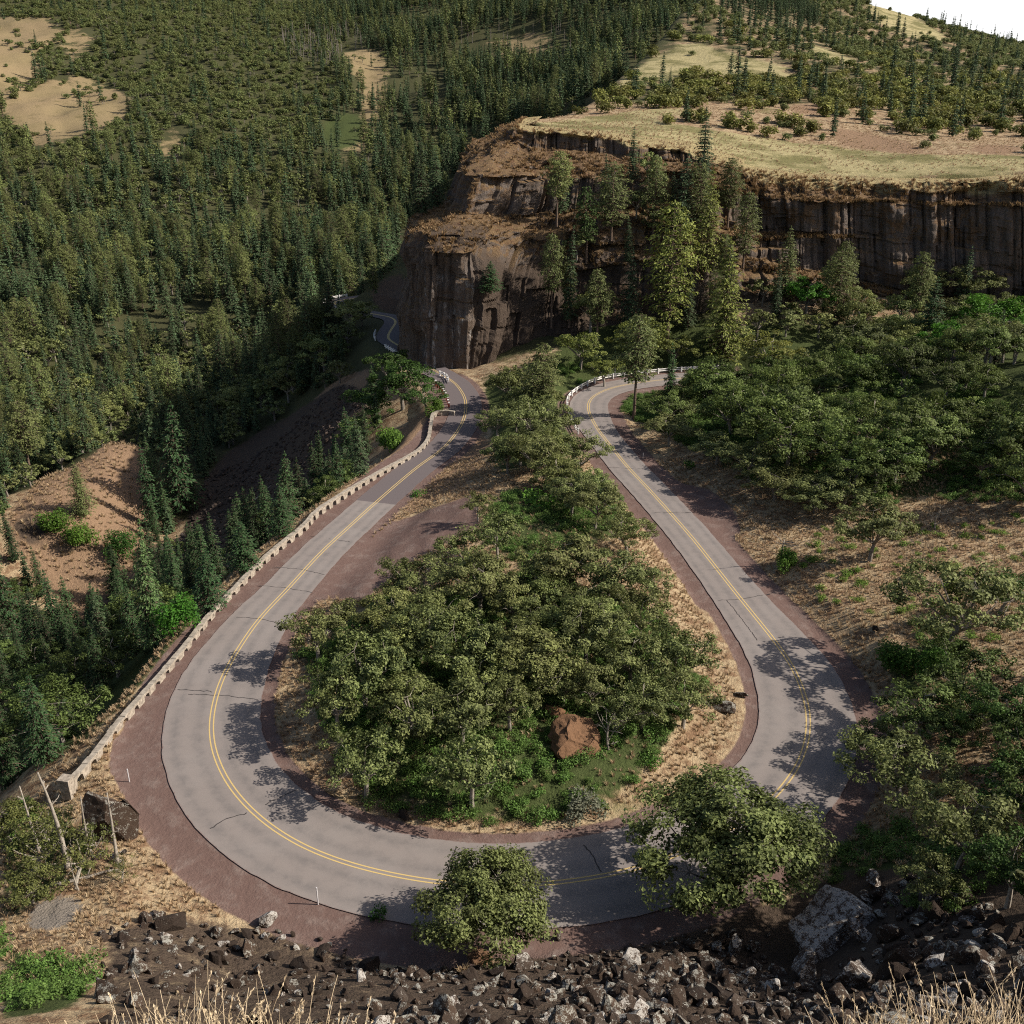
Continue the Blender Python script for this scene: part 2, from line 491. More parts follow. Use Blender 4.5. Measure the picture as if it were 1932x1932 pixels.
# half widths: inside of the bend (left of travel) and outside; wider round the curve
_bend = sstep(1060, 1330, RV)
HW_IN = 2.75 + 1.35 * _bend
HW_OUT = 2.75 + 1.25 * _bend
_farR = (RU > 1000) & (RV < 830)
HW_IN = np.where(_farR, 2.75 + 0.5 * sstep(830, 770, RV), HW_IN); HW_OUT = np.where(_farR, 2.75 + 0.6 * sstep(830, 770, RV), HW_OUT)

# far pieces of the same road, lower down the canyon
FARROAD = smooth_line(catmull([at_z(*p) for p in [(815, 700, -4), (790, 678, -5.5), (772, 664, -7), (748, 650, -8.5), (732, 638, -9.5), (738, 622, -10.5), (747, 608, -11), (738, 599, -11.5), (712, 594, -12.2),
                                                  (690, 590, -13), (668, 585, -14), (645, 579, -15), (630, 573.5, -15.6), (634, 568, -16), (652, 565, -16), (690, 560, -15.5)]], 1.0), 0, 12)

# stone wall along the outer edge of the left leg
WALL = catmull([at_z(u, v, z) for u, v, z in [(858, 783, -2.5), (838, 780, -2.4), (818, 785, -2.4), (813, 808, -2.2), (809, 830, -2.1), (797, 848, -1.9), (770, 867, -1.6), (733, 887, -1.3), (675, 920, -.9), (602, 967, -.3), (571, 1000, -.1),
                                              (509, 1051, 0), (458, 1102, 0), (399, 1165, 0), (341, 1238, 0), (289, 1298, 0), (249, 1344, 0), (220, 1378, 0), (176, 1437, 0), (128, 1490, .1)]], 0.15)

# ------------------------------------------------------------------ land heights
LO = []
for x in (-18, -9, 0, 9, 18):
    for y, z in ((48, .3), (44, 2.4), (40, 5.6), (34, 10.9), (28, 17.4), (20, 26.3), (12, 35.6)):
        LO.append((x * (0.55 + 0.45 * y / 48), y, z))
LO += [(-2.8, 7, 42.9), (0.3, 7, 42.2), (4.2, 7, 42.9), (-6, 7, 42.0), (7, 7, 42.4), (0, 3, 45), (-3, 1, 47), (3, 1, 47), (0, -8, 49.5), (0, -30, 50), (20, -10, 46), (-20, -10, 44), (60, -60, 48), (-60, -60, 44),
       (60, 15, 32), (-60, 15, 4), (100, 40, 25), (-110, 30, -20), (0, -400, 60), (300, -200, 60), (-300, -200, 10)]
for u, v, z in [(560, 1720, .1), (330, 1625, .2), (200, 1680, .8), (50, 1700, .2), (300, 1800, 4), (50, 1850, 6), (50, 1930, 12), (-200, 1700, -6), (-200, 1900, 6), (1700, 1700, 5), (1932, 1932, 16.5), (1932, 1600, 6.5),
                (1640, 1560, 1.5), (1700, 1350, 2.0), (1660, 1200, 1.0), (1932, 1250, 4), (1750, 1000, 2.4), (1600, 1050, .6), (1932, 1000, 4), (2300, 1000, 8), (2300, 1300, 9), (2300, 1700, 14),
                (1450, 960, .2), (1500, 850, 2.5), (1800, 720, 6), (1700, 800, 4), (1932, 850, 6), (1270, 707, -3.4), (1450, 702, -2.2), (1300, 800, -1), (2300, 800, 12), (1932, 700, 9),
                (950, 1300, 1.9), (700, 1300, 1.3), (1200, 1250, 1.4), (1100, 1420, 1.4), (1000, 1500, .8), (980, 1080, 2.4), (1000, 960, 2.6), (990, 860, 1.6), (1000, 780, .6), (960, 720, -1.0), (1020, 700, -1.6), (760, 1040, .4), (690, 1080, 0.1),
                (90, 1420, -3.5), (150, 1440, -1.0), (220, 1350, -5), (20, 1380, -16), (20, 1250, -26),
                (340, 1030, -36), (400, 850, -37), (480, 1010, -18.5), (560, 800, -23), (690, 735, -10.5), (610, 760, -16),
                (150, 950, -30), (200, 850, -29), (150, 1180, -42), (100, 1300, -46), (270, 900, -32), (290, 1000, -38), (20, 1000, -32), (-200, 1100, -30),
                (850, 700, -4), (790, 690, -6.5), (740, 655, -9.5), (640, 590, -16.5), (700, 580, -14), (600, 640, -24)]:
    LO.append(at_z(u, v, z))
for u, v, y in [(70, 910, 215), (-300, 900, 220), (20, 800, 275), (300, 790, 290), (500, 700, 330), (620, 640, 380), (-400, 700, 330), (500, 600, 415), (250, 600, 420), (0, 600, 420), (-400, 600, 420), (0, 450, 560), (250, 450, 560), (500, 450, 560), (-400, 450, 560), (700, 450, 580),
                (820, 430, 620), (0, 250, 800), (250, 250, 810), (500, 250, 820), (-400, 250, 800), (700, 300, 760), (850, 320, 740), (940, 250, 800), (0, 100, 1050), (250, 100, 1060), (500, 100, 1120), (750, 130, 1040), (950, 120, 1020), (1060, 150, 880), (1100, 90, 1000),
                (0, 0, 1350), (250, 0, 1400), (500, 0, 1500), (800, 0, 1450), (1000, 0, 1300), (1200, 0, 1150), (-400, 0, 1350), (1200, 60, 1000), (1140, 150, 760), (1100, 190, 640)]:
    LO.append(at_y(u, v, y))
LO += [(-40, 345, -24), (-62, 385, -33), (-20, 300, -22), (-14, 260, -18), (-8, 420, -24), (20, 520, -10), (30, 260, 8), (100, 255, 10), (60, 350, 0), (200, 300, 10), (200, 600, 10), (90, 750, 20), (300, 900, 30),
       (-600, 3000, 330), (300, 3000, 330), (1500, 3000, 42), (-2500, 2500, 260), (-1500, 1000, 60), (-900, 400, -20), (-700, 100, -30), (-600, 7000, 500), (-5000, 5000, 400), (5000, 5000, 40), (2000, 4500, 42), (3500, 7000, 42), (1200, 4000, 60), (3000, 1000, 30), (900, 200, 30), (400, 100, 25), (220, 60, 22), (0, -3000, 60), (-3000, -1500, 0), (3000, -1500, 40)]
for u, v, y in [(850, 710, 197), (960, 650, 203), (1100, 620, 205), (1200, 600, 206), (1400, 585, 207), (1600, 600, 205), (1800, 610, 203), (1932, 640, 200), (2400, 640, 190)]:
    LO.append(at_y(u, v, y))
_wn = len(WALL)
for i in range(0, _wn, 90):
    p = WALL[i]; t = WALL[min(i + 5, _wn - 1)] - WALL[max(i - 5, 0)]; t /= np.linalg.norm(t)
    o = np.array([t[1], -t[0]]);
    if o[0] > 0: o = -o
    LO.append((p[0], p[1], p[2] - .1))
    if _wn * 0.12 < i < _wn * 0.90:
        LO.append((p[0] + o[0] * 9, p[1] + o[1] * 9, p[2] - 6.0)); LO.append((p[0] + o[0] * 20, p[1] + o[1] * 20, p[2] - 14.5))
for i in range(0, len(RD), 16):
    LO.append(tuple(RD[i]))
for i in range(0, len(FARROAD), 10):
    LO.append(tuple(FARROAD[i]))
LO = np.array(LO)

ST = [  # cliff sections, top to bottom: inner, edge, first band foot, ledge, second band top, its foot, slope, pillar top, pillar middle, base
    [(990, 236, 245), (975, 241, 237), (962, 265, 235), (938, 287, 230), (905, 330, 218), (882, 405, 212.5), (824, 441, 200), (812, 476, 198), (806, 600, 197), (803, 700, 196)],
    [(1030, 240, 246), (1010, 246, 236), (1003, 283, 234), (985, 305, 229), (972, 328, 221), (948, 408, 217), (892, 445, 202), (886, 474, 197.5), (882, 600, 196.5), (880, 725, 195.5)],
    [(1060, 242, 246), (1045, 248, 236), (1045, 285, 234.5), (1040, 308, 228), (1035, 335, 224), (1020, 405, 221), (985, 470, 210), (955, 530, 205), (942, 620, 201), (930, 745, 194)],
    [(1120, 246, 248), (1110, 254, 236), (1110, 290, 235), (1105, 312, 229), (1095, 332, 225), (1088, 392, 222), (1060, 450, 214), (1040, 520, 209), (1030, 600, 205), (1020, 690, 200)],
    [(1310, 268, 246), (1300, 287, 232), (1300, 308, 231), (1300, 325, 226), (1300, 345, 223), (1300, 385, 220), (1300, 430, 216), (1300, 480, 212), (1300, 560, 208), (1300, 650, 204)],
    [(1425, 308, 240), (1420, 326, 229), (1420, 345, 226), (1425, 366, 223.5), (1425, 375, 223), (1430, 440, 221.5), (1435, 455, 219), (1435, 490, 217), (1440, 550, 212), (1440, 640, 206)],
    [(1520, 320, 239), (1510, 336, 227), (1510, 352, 224.5), (1510, 372, 222), (1510, 377, 221.5), (1510, 440, 220.3), (1510, 448, 218.5), (1510, 505, 217.5), (1520, 555, 212), (1520, 640, 206)],
    [(1600, 330, 238), (1600, 341, 226), (1600, 358, 223), (1600, 374, 221.5), (1600, 379, 221), (1600, 440, 220), (1600, 446, 219.6), (1600, 525, 218.6), (1600, 565, 212), (1600, 650, 205)],
    [(1800, 332, 232), (1800, 344, 220), (1800, 362, 217.5), (1800, 383, 216.5), (1800, 388, 216), (1800, 460, 215), (1800, 466, 214.8), (1800, 558, 214), (1800, 592, 208), (1800, 680, 200)],
    [(1932, 322, 228), (1932, 337, 216), (1932, 362, 213.5), (1932, 383, 212.5), (1932, 388, 212), (1932, 470, 211), (1932, 476, 210.8), (1932, 575, 210), (1932, 612, 204), (1932, 700, 196)],
    [(2450, 330, 214), (2450, 345, 202), (2450, 370, 199.5), (2450, 390, 198.5), (2450, 395, 198), (2450, 480, 197), (2450, 486, 196.3), (2450, 585, 195.5), (2450, 620, 190), (2450, 710, 182)]]
STW = np.array([[at_y(*p) for p in s] for s in ST])
_z0 = STW[0] + np.array([[5, 38, 0], [2, 40, 0], [-3, 40, -1], [-4, 42, -1], [-3, 46, -1], [-4, 48, -2], [-6, 50, -3], [-7, 52, -3], [-9, 54, -8], [-12, 56, -14]])
_z1 = STW[0] + np.array([[3, 16, 0], [0, 16, 0], [-2, 15, -.5], [-3, 15, -.5], [-3, 15, -.5], [-3, 15, -1], [-4, 15, -1], [-5, 16, -1], [-6, 17, -3], [-8, 18, -6]])
STW = np.concatenate([[_z0, _z1], STW])

UP = [tuple(p) for p in STW[:, 1]]
for u, v, y in [(1300, 268, 250), (1300, 215, 300), (1080, 232, 275), (1000, 240, 246), (1060, 215, 300), (1150, 208, 310), (1932, 300, 240), (1800, 272, 262), (1600, 280, 265), (1500, 230, 300), (1700, 235, 310), (1932, 262, 285), (1600, 205, 335), (1900, 215, 340),
                (1300, 150, 400), (1500, 150, 420), (1400, 120, 450), (1932, 200, 360), (1932, 120, 600), (1932, 92, 800), (1840, 73, 830), (1740, 36, 860), (1640, 0, 900), (1450, 0, 800), (1310, 0, 650), (1340, -40, 760), (1200, 110, 480), (1280, 30, 580), (1100, 200, 330),
                (1240, 70, 530), (1600, 80, 640), (1750, 130, 520), (2300, 110, 800), (2300, 200, 400), (2300, 300, 220)]:
    UP.append(at_y(u, v, y))
UP += [(300, 1050, 92), (200, 950, 98), (420, 1100, 60), (120, 850, 100), (600, 1500, 40), (300, 1600, 80), (1200, 1500, 30), (700, 700, 42), (900, 300, 35), (500, 250, 32), (2500, 2500, 45), (1500, 3000, 42), (1000, 2200, 50), (3500, 3000, 42), (800, 1300, 42), (500, 900, 52), (0, 300, 38), (0, 600, 60), (-30, 450, 45)]
UP = np.array(UP)
UPOLY = [tuple(p[:2]) for p in STW[:, 1]] + [(500, 165), (3000, 200), (6000, 3000), (900, 4000), (170, 900)] + [at_y(*p)[:2] for p in [(1318, 0, 660), (1280, 30, 580), (1240, 70, 530), (1200, 110, 480), (1150, 160, 400), (1100, 200, 335), (1060, 215, 303)]]


class TPS:
    def __init__(s, P, lam=1e-4):
        s.c = s.w(P[:, 0], P[:, 1]); n = len(P)
        A = np.zeros((n + 3, n + 3))
        A[:n, :n] = s.k(s.c, s.c) + lam * np.eye(n)
        A[:n, n] = 1; A[:n, n + 1:] = s.c; A[n, :n] = 1; A[n + 1:, :n] = s.c.T
        s.a = np.linalg.solve(A, np.concatenate([P[:, 2], [0, 0, 0]]))

    @staticmethod
    def w(x, y):
        return np.stack([np.arctan2(x, y) * 1.2, np.log(np.hypot(x, y) + 4.0)], 1)

    @staticmethod
    def k(p, q):
        d = ((p[:, None] - q[None]) ** 2).sum(-1)
        return 0.5 * d * np.log(d + 1e-12)

    def __call__(s, x, y):
        sh = np.shape(x); x = np.ravel(x); y = np.ravel(y); out = np.empty(len(x)); n = len(s.c)
        for i in range(0, len(x), 20000):
            p = s.w(x[i:i + 20000], y[i:i + 20000])
            out[i:i + 20000] = s.k(p, s.c) @ s.a[:n] + s.a[n] + p @ s.a[n + 1:]
        return out.reshape(sh)


def dist_line(x, y, L, chunk=20000):
    """distance to polyline vertices, index of the nearest"""
    x = np.ravel(x); y = np.ravel(y); d = np.empty(len(x)); k = np.empty(len(x), int)
    for i in range(0, len(x), chunk):
        q = (x[i:i + chunk, None] - L[None, :, 0]) ** 2 + (y[i:i + chunk, None] - L[None, :, 1]) ** 2
        k[i:i + chunk] = q.argmin(1); d[i:i + chunk] = np.sqrt(q.min(1))
    return d, k


def poly_sd(x, y, poly):
    x = np.ravel(x); y = np.ravel(y); d = np.full(len(x), 1e9)
    for i in range(len(poly)):
        a = np.array(poly[i]); b = np.array(poly[(i + 1) % len(poly)]); e = b - a
        t = np.clip(((x - a[0]) * e[0] + (y - a[1]) * e[1]) / (e @ e + 1e-9), 0, 1)
        d = np.minimum(d, np.hypot(x - a[0] - t * e[0], y - a[1] - t * e[1]))
    return np.where(in_poly(x, y, poly), d, -d)


T_LO, T_UP = TPS(LO), TPS(UP)


def land(x, y):
    """ground height for flat arrays; returns z, signed distance into the plateau, distance to road"""
    r = np.hypot(x, y)
    lo = T_LO(x, y)
    amp = np.clip((r - 30) / 300, 0, 1)
    lo = lo + fbm(x / 22, y / 22, 0, 4, 3) * (0.5 + 3.0 * amp) + fbm(x / 120, y / 120, 0, 3, 9) * 14 * sstep(300, 800, r) + fbm(x / 3.2, y / 3.2, 0, 3, 5) * 0.30
    sd = poly_sd(x, y, UPOLY)
    up = T_UP(x, y) + fbm(x / 26, y / 26, 0, 4, 21) * (0.5 + 2.0 * sstep(300, 600, y)) + fbm(x / 90, y / 90, 0, 3, 31) * 7 * sstep(330, 600, y) * (1 - .6 * sstep(650, 800, y)) - 2.5 * sstep(650, 800, y)
    side = sstep(240, 275, y) * (x < 130)
    a = 3.0 * (1 - side) - 22 * side; b = 7.0 * (1 - side) + 3 * side
    z = lo + sstep(0, 1, (sd - a) / (b - a)) * (up - lo)
    # bed of the road
    dr, k = dist_line(x, y, RD)
    dx, dy = x - RD[k, 0], y - RD[k, 1]
    lat = dx * RN[k, 0] + dy * RN[k, 1]
    hw = np.where(lat > 0, HW_IN[k], HW_OUT[k])
    e = dr - hw
    lim = np.where((lat < 0) & (RU[k] < 900), 3.4, 2.0)
    z = np.where(sd < 2, np.where(e < 30, RD[k, 2] - 0.07 - 0.05 * np.clip(e, 0, 2) + sstep(lim - .6, lim + 4.0, e) * (z - RD[k, 2] + 0.07 + 0.05 * np.clip(e, 0, 2)), z), z)
    df, kf = dist_line(x, y, FARROAD)
    z = np.where(df < 12, FARROAD[kf, 2] - 0.15 + sstep(3.6, 9, df) * (z - FARROAD[kf, 2] + 0.15), z)
    return z, sd, e, lat, k


# polar sheet round the camera's foot: fine where the picture looks
_rs = [0.4]
while _rs[-1] < 9000:
    r = _rs[-1]
    _rs.append(r + max(0.12, r * (0.0068 if r < 420 else 0.013 if r < 1500 else 0.05)))
RR = np.array(_rs)
_th = np.concatenate([np.arange(-180, -40, 5.0), np.arange(-40, 40.01, 0.2), np.arange(44, 180.1, 5.0)])
TH = np.radians(np.unique(np.round(_th, 3)))
GX = RR[:, None] * np.sin(TH)[None]; GY = RR[:, None] * np.cos(TH)[None]
_z, G_SD, G_E, G_LAT, G_K = land(GX.ravel(), GY.ravel())
GZ = _z.reshape(GX.shape)
nR, nT = GX.shape


def grid_z(x, y):
    x = np.asarray(x, float); y = np.asarray(y, float)
    r = np.hypot(x, y); t = np.arctan2(x, y)
    i = np.clip(np.searchsorted(RR, r) - 1, 0, nR - 2); j = np.clip(np.searchsorted(TH, t) - 1, 0, nT - 2)
    fr = np.clip((r - RR[i]) / (RR[i + 1] - RR[i]), 0, 1); ft = np.clip((t - TH[j]) / (TH[j + 1] - TH[j]), 0, 1)
    return (GZ[i, j] * (1 - fr) + GZ[i + 1, j] * fr) * (1 - ft) + (GZ[i, j + 1] * (1 - fr) + GZ[i + 1, j + 1] * fr) * ft


# ------------------------------------------------------------------ what grows or lies where (outlines of the real patches)
P_MEADOW = [[(4, 198), (121, 143), (205, 161), (253, 187), (223, 234), (161, 256), (62, 289), (51, 256), (7, 220)], [(-40, 29), (110, 37), (121, 55), (92, 84), (40, 92), (92, 136), (0, 187), (-60, 190)],
            [(125, 62), (168, 51), (190, 70), (168, 103), (128, 121)], [(256, 106), (278, 92), (297, 95), (264, 136), (249, 139)], [(690, 180), (720, 170), (735, 190), (722, 225), (690, 270), (655, 325), (632, 300), (670, 250)],
            [(315, 238), (370, 242), (341, 271), (319, 315), (286, 293)], [(940, 72), (1000, 66), (1060, 70), (1060, 100), (980, 108), (880, 104), (890, 90)], [(640, 100), (720, 90), (740, 160), (660, 150)], [(130, 350), (165, 345), (150, 372), (60, 382)], [(344, 340), (362, 340), (358, 365), (348, 372)]]
P_GREENM = [(600, 232), (640, 209), (690, 215), (700, 245), (672, 275), (640, 290), (608, 278)]
P_SPARSE = [[(690, 90), (830, 130), (870, 190), (790, 240), (690, 230), (660, 160)], [(520, 60), (680, 60), (700, 120), (560, 130)], [(270, 200), (480, 180), (640, 230), (560, 310), (300, 330)], [(860, 60), (1070, 55), (1080, 120), (870, 115)]]
P_RED = [[(20, 960), (80, 905), (140, 880), (190, 850), (215, 826), (270, 845), (285, 930), (290, 1000), (270, 1060), (250, 1100), (215, 1130), (240, 1200), (170, 1215), (110, 1140), (60, 1080), (10, 1010)], [(560, 770), (640, 715), (700, 690), (700, 735), (640, 745)],
         [(700, 860), (800, 770), (850, 745), (850, 770), (815, 800), (740, 870)], [(880, 800), (925, 830), (900, 900), (850, 930), (740, 990), (770, 930)]]
P_TALUS = [[(690, 735), (640, 725), (560, 775), (430, 850), (390, 900), (340, 1010), (330, 1090), (400, 1090), (480, 1020), (560, 930), (640, 850), (690, 800)], [(20, 975), (70, 965), (110, 985), (90, 1030), (30, 1030)], [(690, 540), (770, 510), (770, 600), (720, 590)],
           [(1000, 1800), (1250, 1740), (1480, 1700), (1600, 1640), (2100, 1640), (2100, 2100), (560, 2100), (800, 1850)], [(190, 1760), (300, 1720), (430, 1730), (620, 1770), (700, 1810), (830, 1830), (900, 2000), (200, 2000)], [(1090, 220), (1185, 110), (1200, 120), (1110, 215)]]
P_GRAVEL = [[(600, 1130), (690, 1130), (790, 1050), (900, 1000), (900, 930), (800, 965), (735, 990), (650, 1060)], [(1200, 870), (1260, 905), (1345, 925), (1390, 970), (1400, 1010), (1330, 1010), (1250, 930)],
            [(300, 1330), (210, 1400), (205, 1450), (230, 1500), (285, 1590), (360, 1650), (500, 1712), (640, 1752), (800, 1770), (800, 1740), (600, 1680), (450, 1600), (350, 1500), (310, 1400)]]
P_GREEN = [[(560, 1230), (720, 1130), (1000, 1080), (1250, 1150), (1330, 1290), (1260, 1420), (1180, 1500), (1040, 1560), (860, 1550), (700, 1520), (620, 1400)], [(930, 940), (1150, 880), (1200, 1000), (1000, 1080), (900, 1020)], [(1640, 1220), (1830, 1200), (1830, 1310), (1700, 1330)],
           [(900, 700), (1060, 700), (1120, 860), (930, 900)], [(1560, 1580), (1700, 1550), (1932, 1650), (1800, 1720), (1560, 1720)], [(0, 1780), (60, 1800), (190, 1830), (150, 1900), (0, 1930)], [(0, 1520), (130, 1520), (190, 1650), (90, 1690), (0, 1760)], [(0, 1090), (110, 1150), (180, 1225), (330, 1110), (430, 1090), (330, 1230), (200, 1370), (120, 1430), (0, 1480)], [(1180, 780), (1350, 880), (1560, 960), (1800, 945), (2000, 950), (2000, 600), (1100, 600), (1000, 700)]]
P_PALE = [[(40, 1750), (70, 1700), (130, 1690), (170, 1705), (110, 1760)]]
P_BRIGHT = [[(1080, 225), (1230, 205), (1330, 205), (1330, 214), (1200, 222), (1500, 270), (1700, 290), (1940, 295), (2100, 300), (2100, 340), (1700, 352), (1420, 345), (1200, 285), (980, 250), (980, 238)], [(1240, 105), (1330, 95), (1440, 112), (1530, 145), (1500, 152), (1330, 140), (1240, 150), (1190, 160)],
            [(1260, 78), (1330, 82), (1350, 98), (1270, 96)], [(1640, 0), (1740, 40), (1800, 80), (1700, 70), (1640, 30)], [(1500, 70), (1580, 100), (1640, 130), (1560, 120)], [(1160, 175), (1290, 140), (1300, 120), (1230, 110), (1160, 160)]]
P_HILLRED = [[(1480, 198), (1550, 195), (1560, 215), (1500, 218)], [(1560, 235), (1680, 260), (1780, 290), (1700, 290), (1580, 275)], [(1830, 270), (1932, 275), (1932, 292), (1830, 290)]]


def wash(u, v, polys):
    m = np.zeros(u.shape)
    for p in polys: m = np.maximum(m, in_poly(u, v, p).astype(float))
    return m


GU, GV = project(GX.ravel(), GY.ravel(), GZ.ravel())
_y, _x = GY.ravel(), GX.ravel()
_front = _y > 5
_upm = (G_SD > 0)
_lo = ~_upm & _front
_vis = lambda polys, sel: wash(GU, GV, polys) * sel
_left = _lo & (_y > 195) & (GU < 1400)
G_M = {
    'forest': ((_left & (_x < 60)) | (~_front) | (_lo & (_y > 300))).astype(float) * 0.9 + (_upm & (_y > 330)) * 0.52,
    'meadow': np.maximum(_vis(P_MEADOW, _left & (_y > 300)), 0),
    'bright': _vis(P_BRIGHT, _upm), 'red': np.maximum(_vis(P_RED, _lo & (_y < 300)), _vis(P_HILLRED, _upm)),
    'green': np.maximum(_vis(P_GREEN, _lo & (_y < 240)) * 0.75, _vis([P_GREENM], _left)),
    'talus': np.maximum(_vis(P_TALUS[:4] + P_TALUS[5:], _lo), _vis(P_TALUS[4:5], _lo) * .62), 'pale': _vis(P_PALE, _lo & (_y < 80)),
    'gravel': np.maximum(_vis(P_GRAVEL, _lo & (_y < 200)), 0)}
# the red gravel verges follow the road
_vw = np.where(G_LAT < 0, np.where(GU < 900, 3.2, 2.2), np.where((GU > 1000) & (GV < 1150), 2.0, 1.1))
G_M['gravel'] = np.maximum(G_M['gravel'], (1 - sstep(_vw - .3, _vw + .5, G_E)) * (G_E < 5))
def blur(a, it):
    a = a.reshape(nR, nT)
    for _ in range(it):
        b = a.copy(); b[1:-1] = .25 * a[:-2] + .5 * a[1:-1] + .25 * a[2:]
        a = b.copy(); a[:, 1:-1] = .25 * b[:, :-2] + .5 * b[:, 1:-1] + .25 * b[:, 2:]
    return a.ravel()


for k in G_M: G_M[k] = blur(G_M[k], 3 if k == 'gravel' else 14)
for k in ('green', 'red', 'talus', 'meadow'):
    G_M[k] = G_M[k] * (G_E > 0.6)


def build_ground():
    i = np.arange(nR - 1)[:, None] * nT; j = np.arange(nT - 1)[None]
    q = np.stack([i + j, i + nT + j, i + nT + j + 1, i + j + 1], -1).reshape(-1, 4)[:, ::-1]
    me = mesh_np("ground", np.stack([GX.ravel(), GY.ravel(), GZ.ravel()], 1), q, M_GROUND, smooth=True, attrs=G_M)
    props(obj("ground", me), kind='structure')


build_ground()


# ------------------------------------------------------------------ basalt cliffs: lofted sections, broken into columns
def build_cliff():
    S, K = STW.shape[:2]
    lines = [catmull(np.array(STW[:, k]), 0.5) for k in range(K)]
    L = 0.5 * (np.linalg.norm(np.diff(STW[:, 1], axis=0), axis=1) + np.linalg.norm(np.diff(STW[:, 7], axis=0), axis=1))
    sk = np.concatenate([[0], np.cumsum(L)])
    s = np.arange(0, sk[-1], 0.32)

    def herm(sq):        # monotone-ish interpolation between sections, all rows together
        i = np.clip(np.searchsorted(sk, sq) - 1, 0, S - 2); t = ((sq - sk[i]) / (sk[i + 1] - sk[i]))[:, None, None]
        t = t * 0.45 + 0.55 * (t * t * (3 - 2 * t))
        return STW[i] * (1 - t) + STW[i + 1] * t
    B = herm(s)
    # rows along the profile
    cnt = [14, 16, 14, 14, 34, 26, 26, 44, 30]
    rows, key = [], []
    for k in range(K - 1):
        t = np.linspace(0, 1, cnt[k], endpoint=False)
        for q in t:
            rows.append(B[:, k] * (1 - q) + B[:, k + 1] * q); key.append(k + q)
    rows.append(B[:, -1]); key.append(K - 1)
    V = np.stack(rows, 1); key = np.array(key)          # (ns, nk, 3)
    ns, nk = V.shape[:2]
    # soften along the profile a little
    for _ in range(2):
        V[:, 1:-1] = 0.25 * V[:, :-2] + 0.5 * V[:, 1:-1] + 0.25 * V[:, 2:]
    ds = np.gradient(V, axis=0); dk = np.gradient(V, axis=1)
    for _ in range(8):
        ds[1:-1] = .25 * ds[:-2] + .5 * ds[1:-1] + .25 * ds[2:]
    N = np.cross(dk, ds); N /= np.linalg.norm(N, axis=2)[..., None] + 1e-9
    N = np.where((N[..., 2:3] < -0.3), -N, N)
    steep = sstep(0.30, 0.62, 1 - np.abs(N[..., 2]))
    H = np.stack([N[..., 0], N[..., 1], 0 * N[..., 0]], -1); H /= np.linalg.norm(H, axis=2)[..., None] + 1e-9
    # outward = towards the viewer / left
    flip = (H[..., 1] > 0.25) & (V[..., 1] < 235)
    H[flip] *= -1
    sg = s[:, None] + 0 * V[..., 2]; z = V[..., 2]
    disp = 0
    for w, amp, hz, sd in ((6.5, 1.3, 40, 1), (2.4, 0.75, 16, 2), (1.1, 0.42, 8, 3)):
        q = sg / w + 0.45 * vnoise(sg / (w * 1.7), z / (hz * 1.5), 0, 50 + sd)
        c = np.floor(q); f = q - c
        br = np.floor(z / hz + 3.1 * _hash(c, c * 0, c * 0, 60 + sd))
        off = _hash(c, br, c * 0, 70 + sd) * 2 - 1
        rnd_ = 1 - (2 * f - 1) ** 6
        disp = disp + amp * off + amp * 0.55 * (rnd_ - 1)
    disp = disp + fbm(sg / 14, z / 9, 0, 5, 81) * 3.4
    soft = fbm(V[..., 0] / 3, V[..., 1] / 3, z / 2, 4, 91) * 1.3 + (0.45 - np.abs(fbm(V[..., 0] / 8, V[..., 1] / 8, z / 6, 4, 92))) * 3.2
    tz = z / 3.0 + 1.1 * fbm(sg / 9, z / 30, 0, 3, 83); p_ = 1 - (tz - np.floor(tz))
    hn = np.hypot(N[..., 0], N[..., 1]) + .05
    run = np.clip(3.0 * np.abs(N[..., 2]) / hn, 0, 3.2)
    ledge = run * (sstep(.62, 1, p_) - p_) * (.55 + .45 * sstep(-.2, .2, fbm(sg / 6, z / 6, 0, 2, 85)))
    soft = soft * 1.3 + ledge * sstep(.25, .5, hn) + .75 * disp * sstep(.3, .6, hn); disp = disp + .25 * ledge - 0.35 * sstep(.75, 1, 1 - p_) * sstep(-.05, .2, vnoise(sg / 5, np.floor(tz), 0, 87))
    fade = sstep(1.0, 1.25, key)[None] * (1 - sstep(7.9, 9.0, key) * 0.8)[None]
    V = V + H * ((steep * disp + (1 - steep) * soft) * fade)[..., None]
    V[..., 2] += fbm(sg / 1.6, z / 1.6, 0, 3, 95) * 0.35 * fade * (1 - steep)
    # ragged rim
    rag = np.exp(-((key[None] - 1.1) / 0.5) ** 2)
    V[..., 2] += rag * fbm(sg / 2.2, 0 * sg, 0, 3, 97) * 0.5
    V[..., 1] += rag * fbm(sg / 6, 0 * sg, 0, 3, 98) * 2.0
    rim = (1 - sstep(1.0, 1.28, key[None] + 0.25 * vnoise(sg / 1.3, z / 1.3, 0, 99))) * np.ones((ns, 1))
    sx = np.searchsorted(s, sk)
    right = sstep(sk[6] + 4, sk[8], s)[:, None]
    rim = np.maximum(rim, right * (1 - sstep(1.7, 2.3, key[None] + 0.5 * vnoise(sg / 3, z / 2, 0, 89))))
    pu = (s > sk[2] - 2) & (s < sk[3] + 1)
    pale = pu[:, None] * (sstep(7.2, 7.6, key) * 1.0)[None]
    dirt = (sstep(sk[3], sk[3] + 3, s) * (1 - sstep(sk[5] + 2, sk[6], s)))[:, None] * sstep(6.2, 6.9, key)[None]
    dirt = np.maximum(dirt, (pu[:, None] * (sstep(5.2, 5.8, key) * (1 - sstep(6.7, 6.95, key)))[None]) * 0.85)
    i = np.arange(ns - 1)[:, None] * nk; j = np.arange(nk - 1)[None]
    q = np.stack([i + j, i + nk + j, i + nk + j + 1, i + j + 1], -1).reshape(-1, 4)
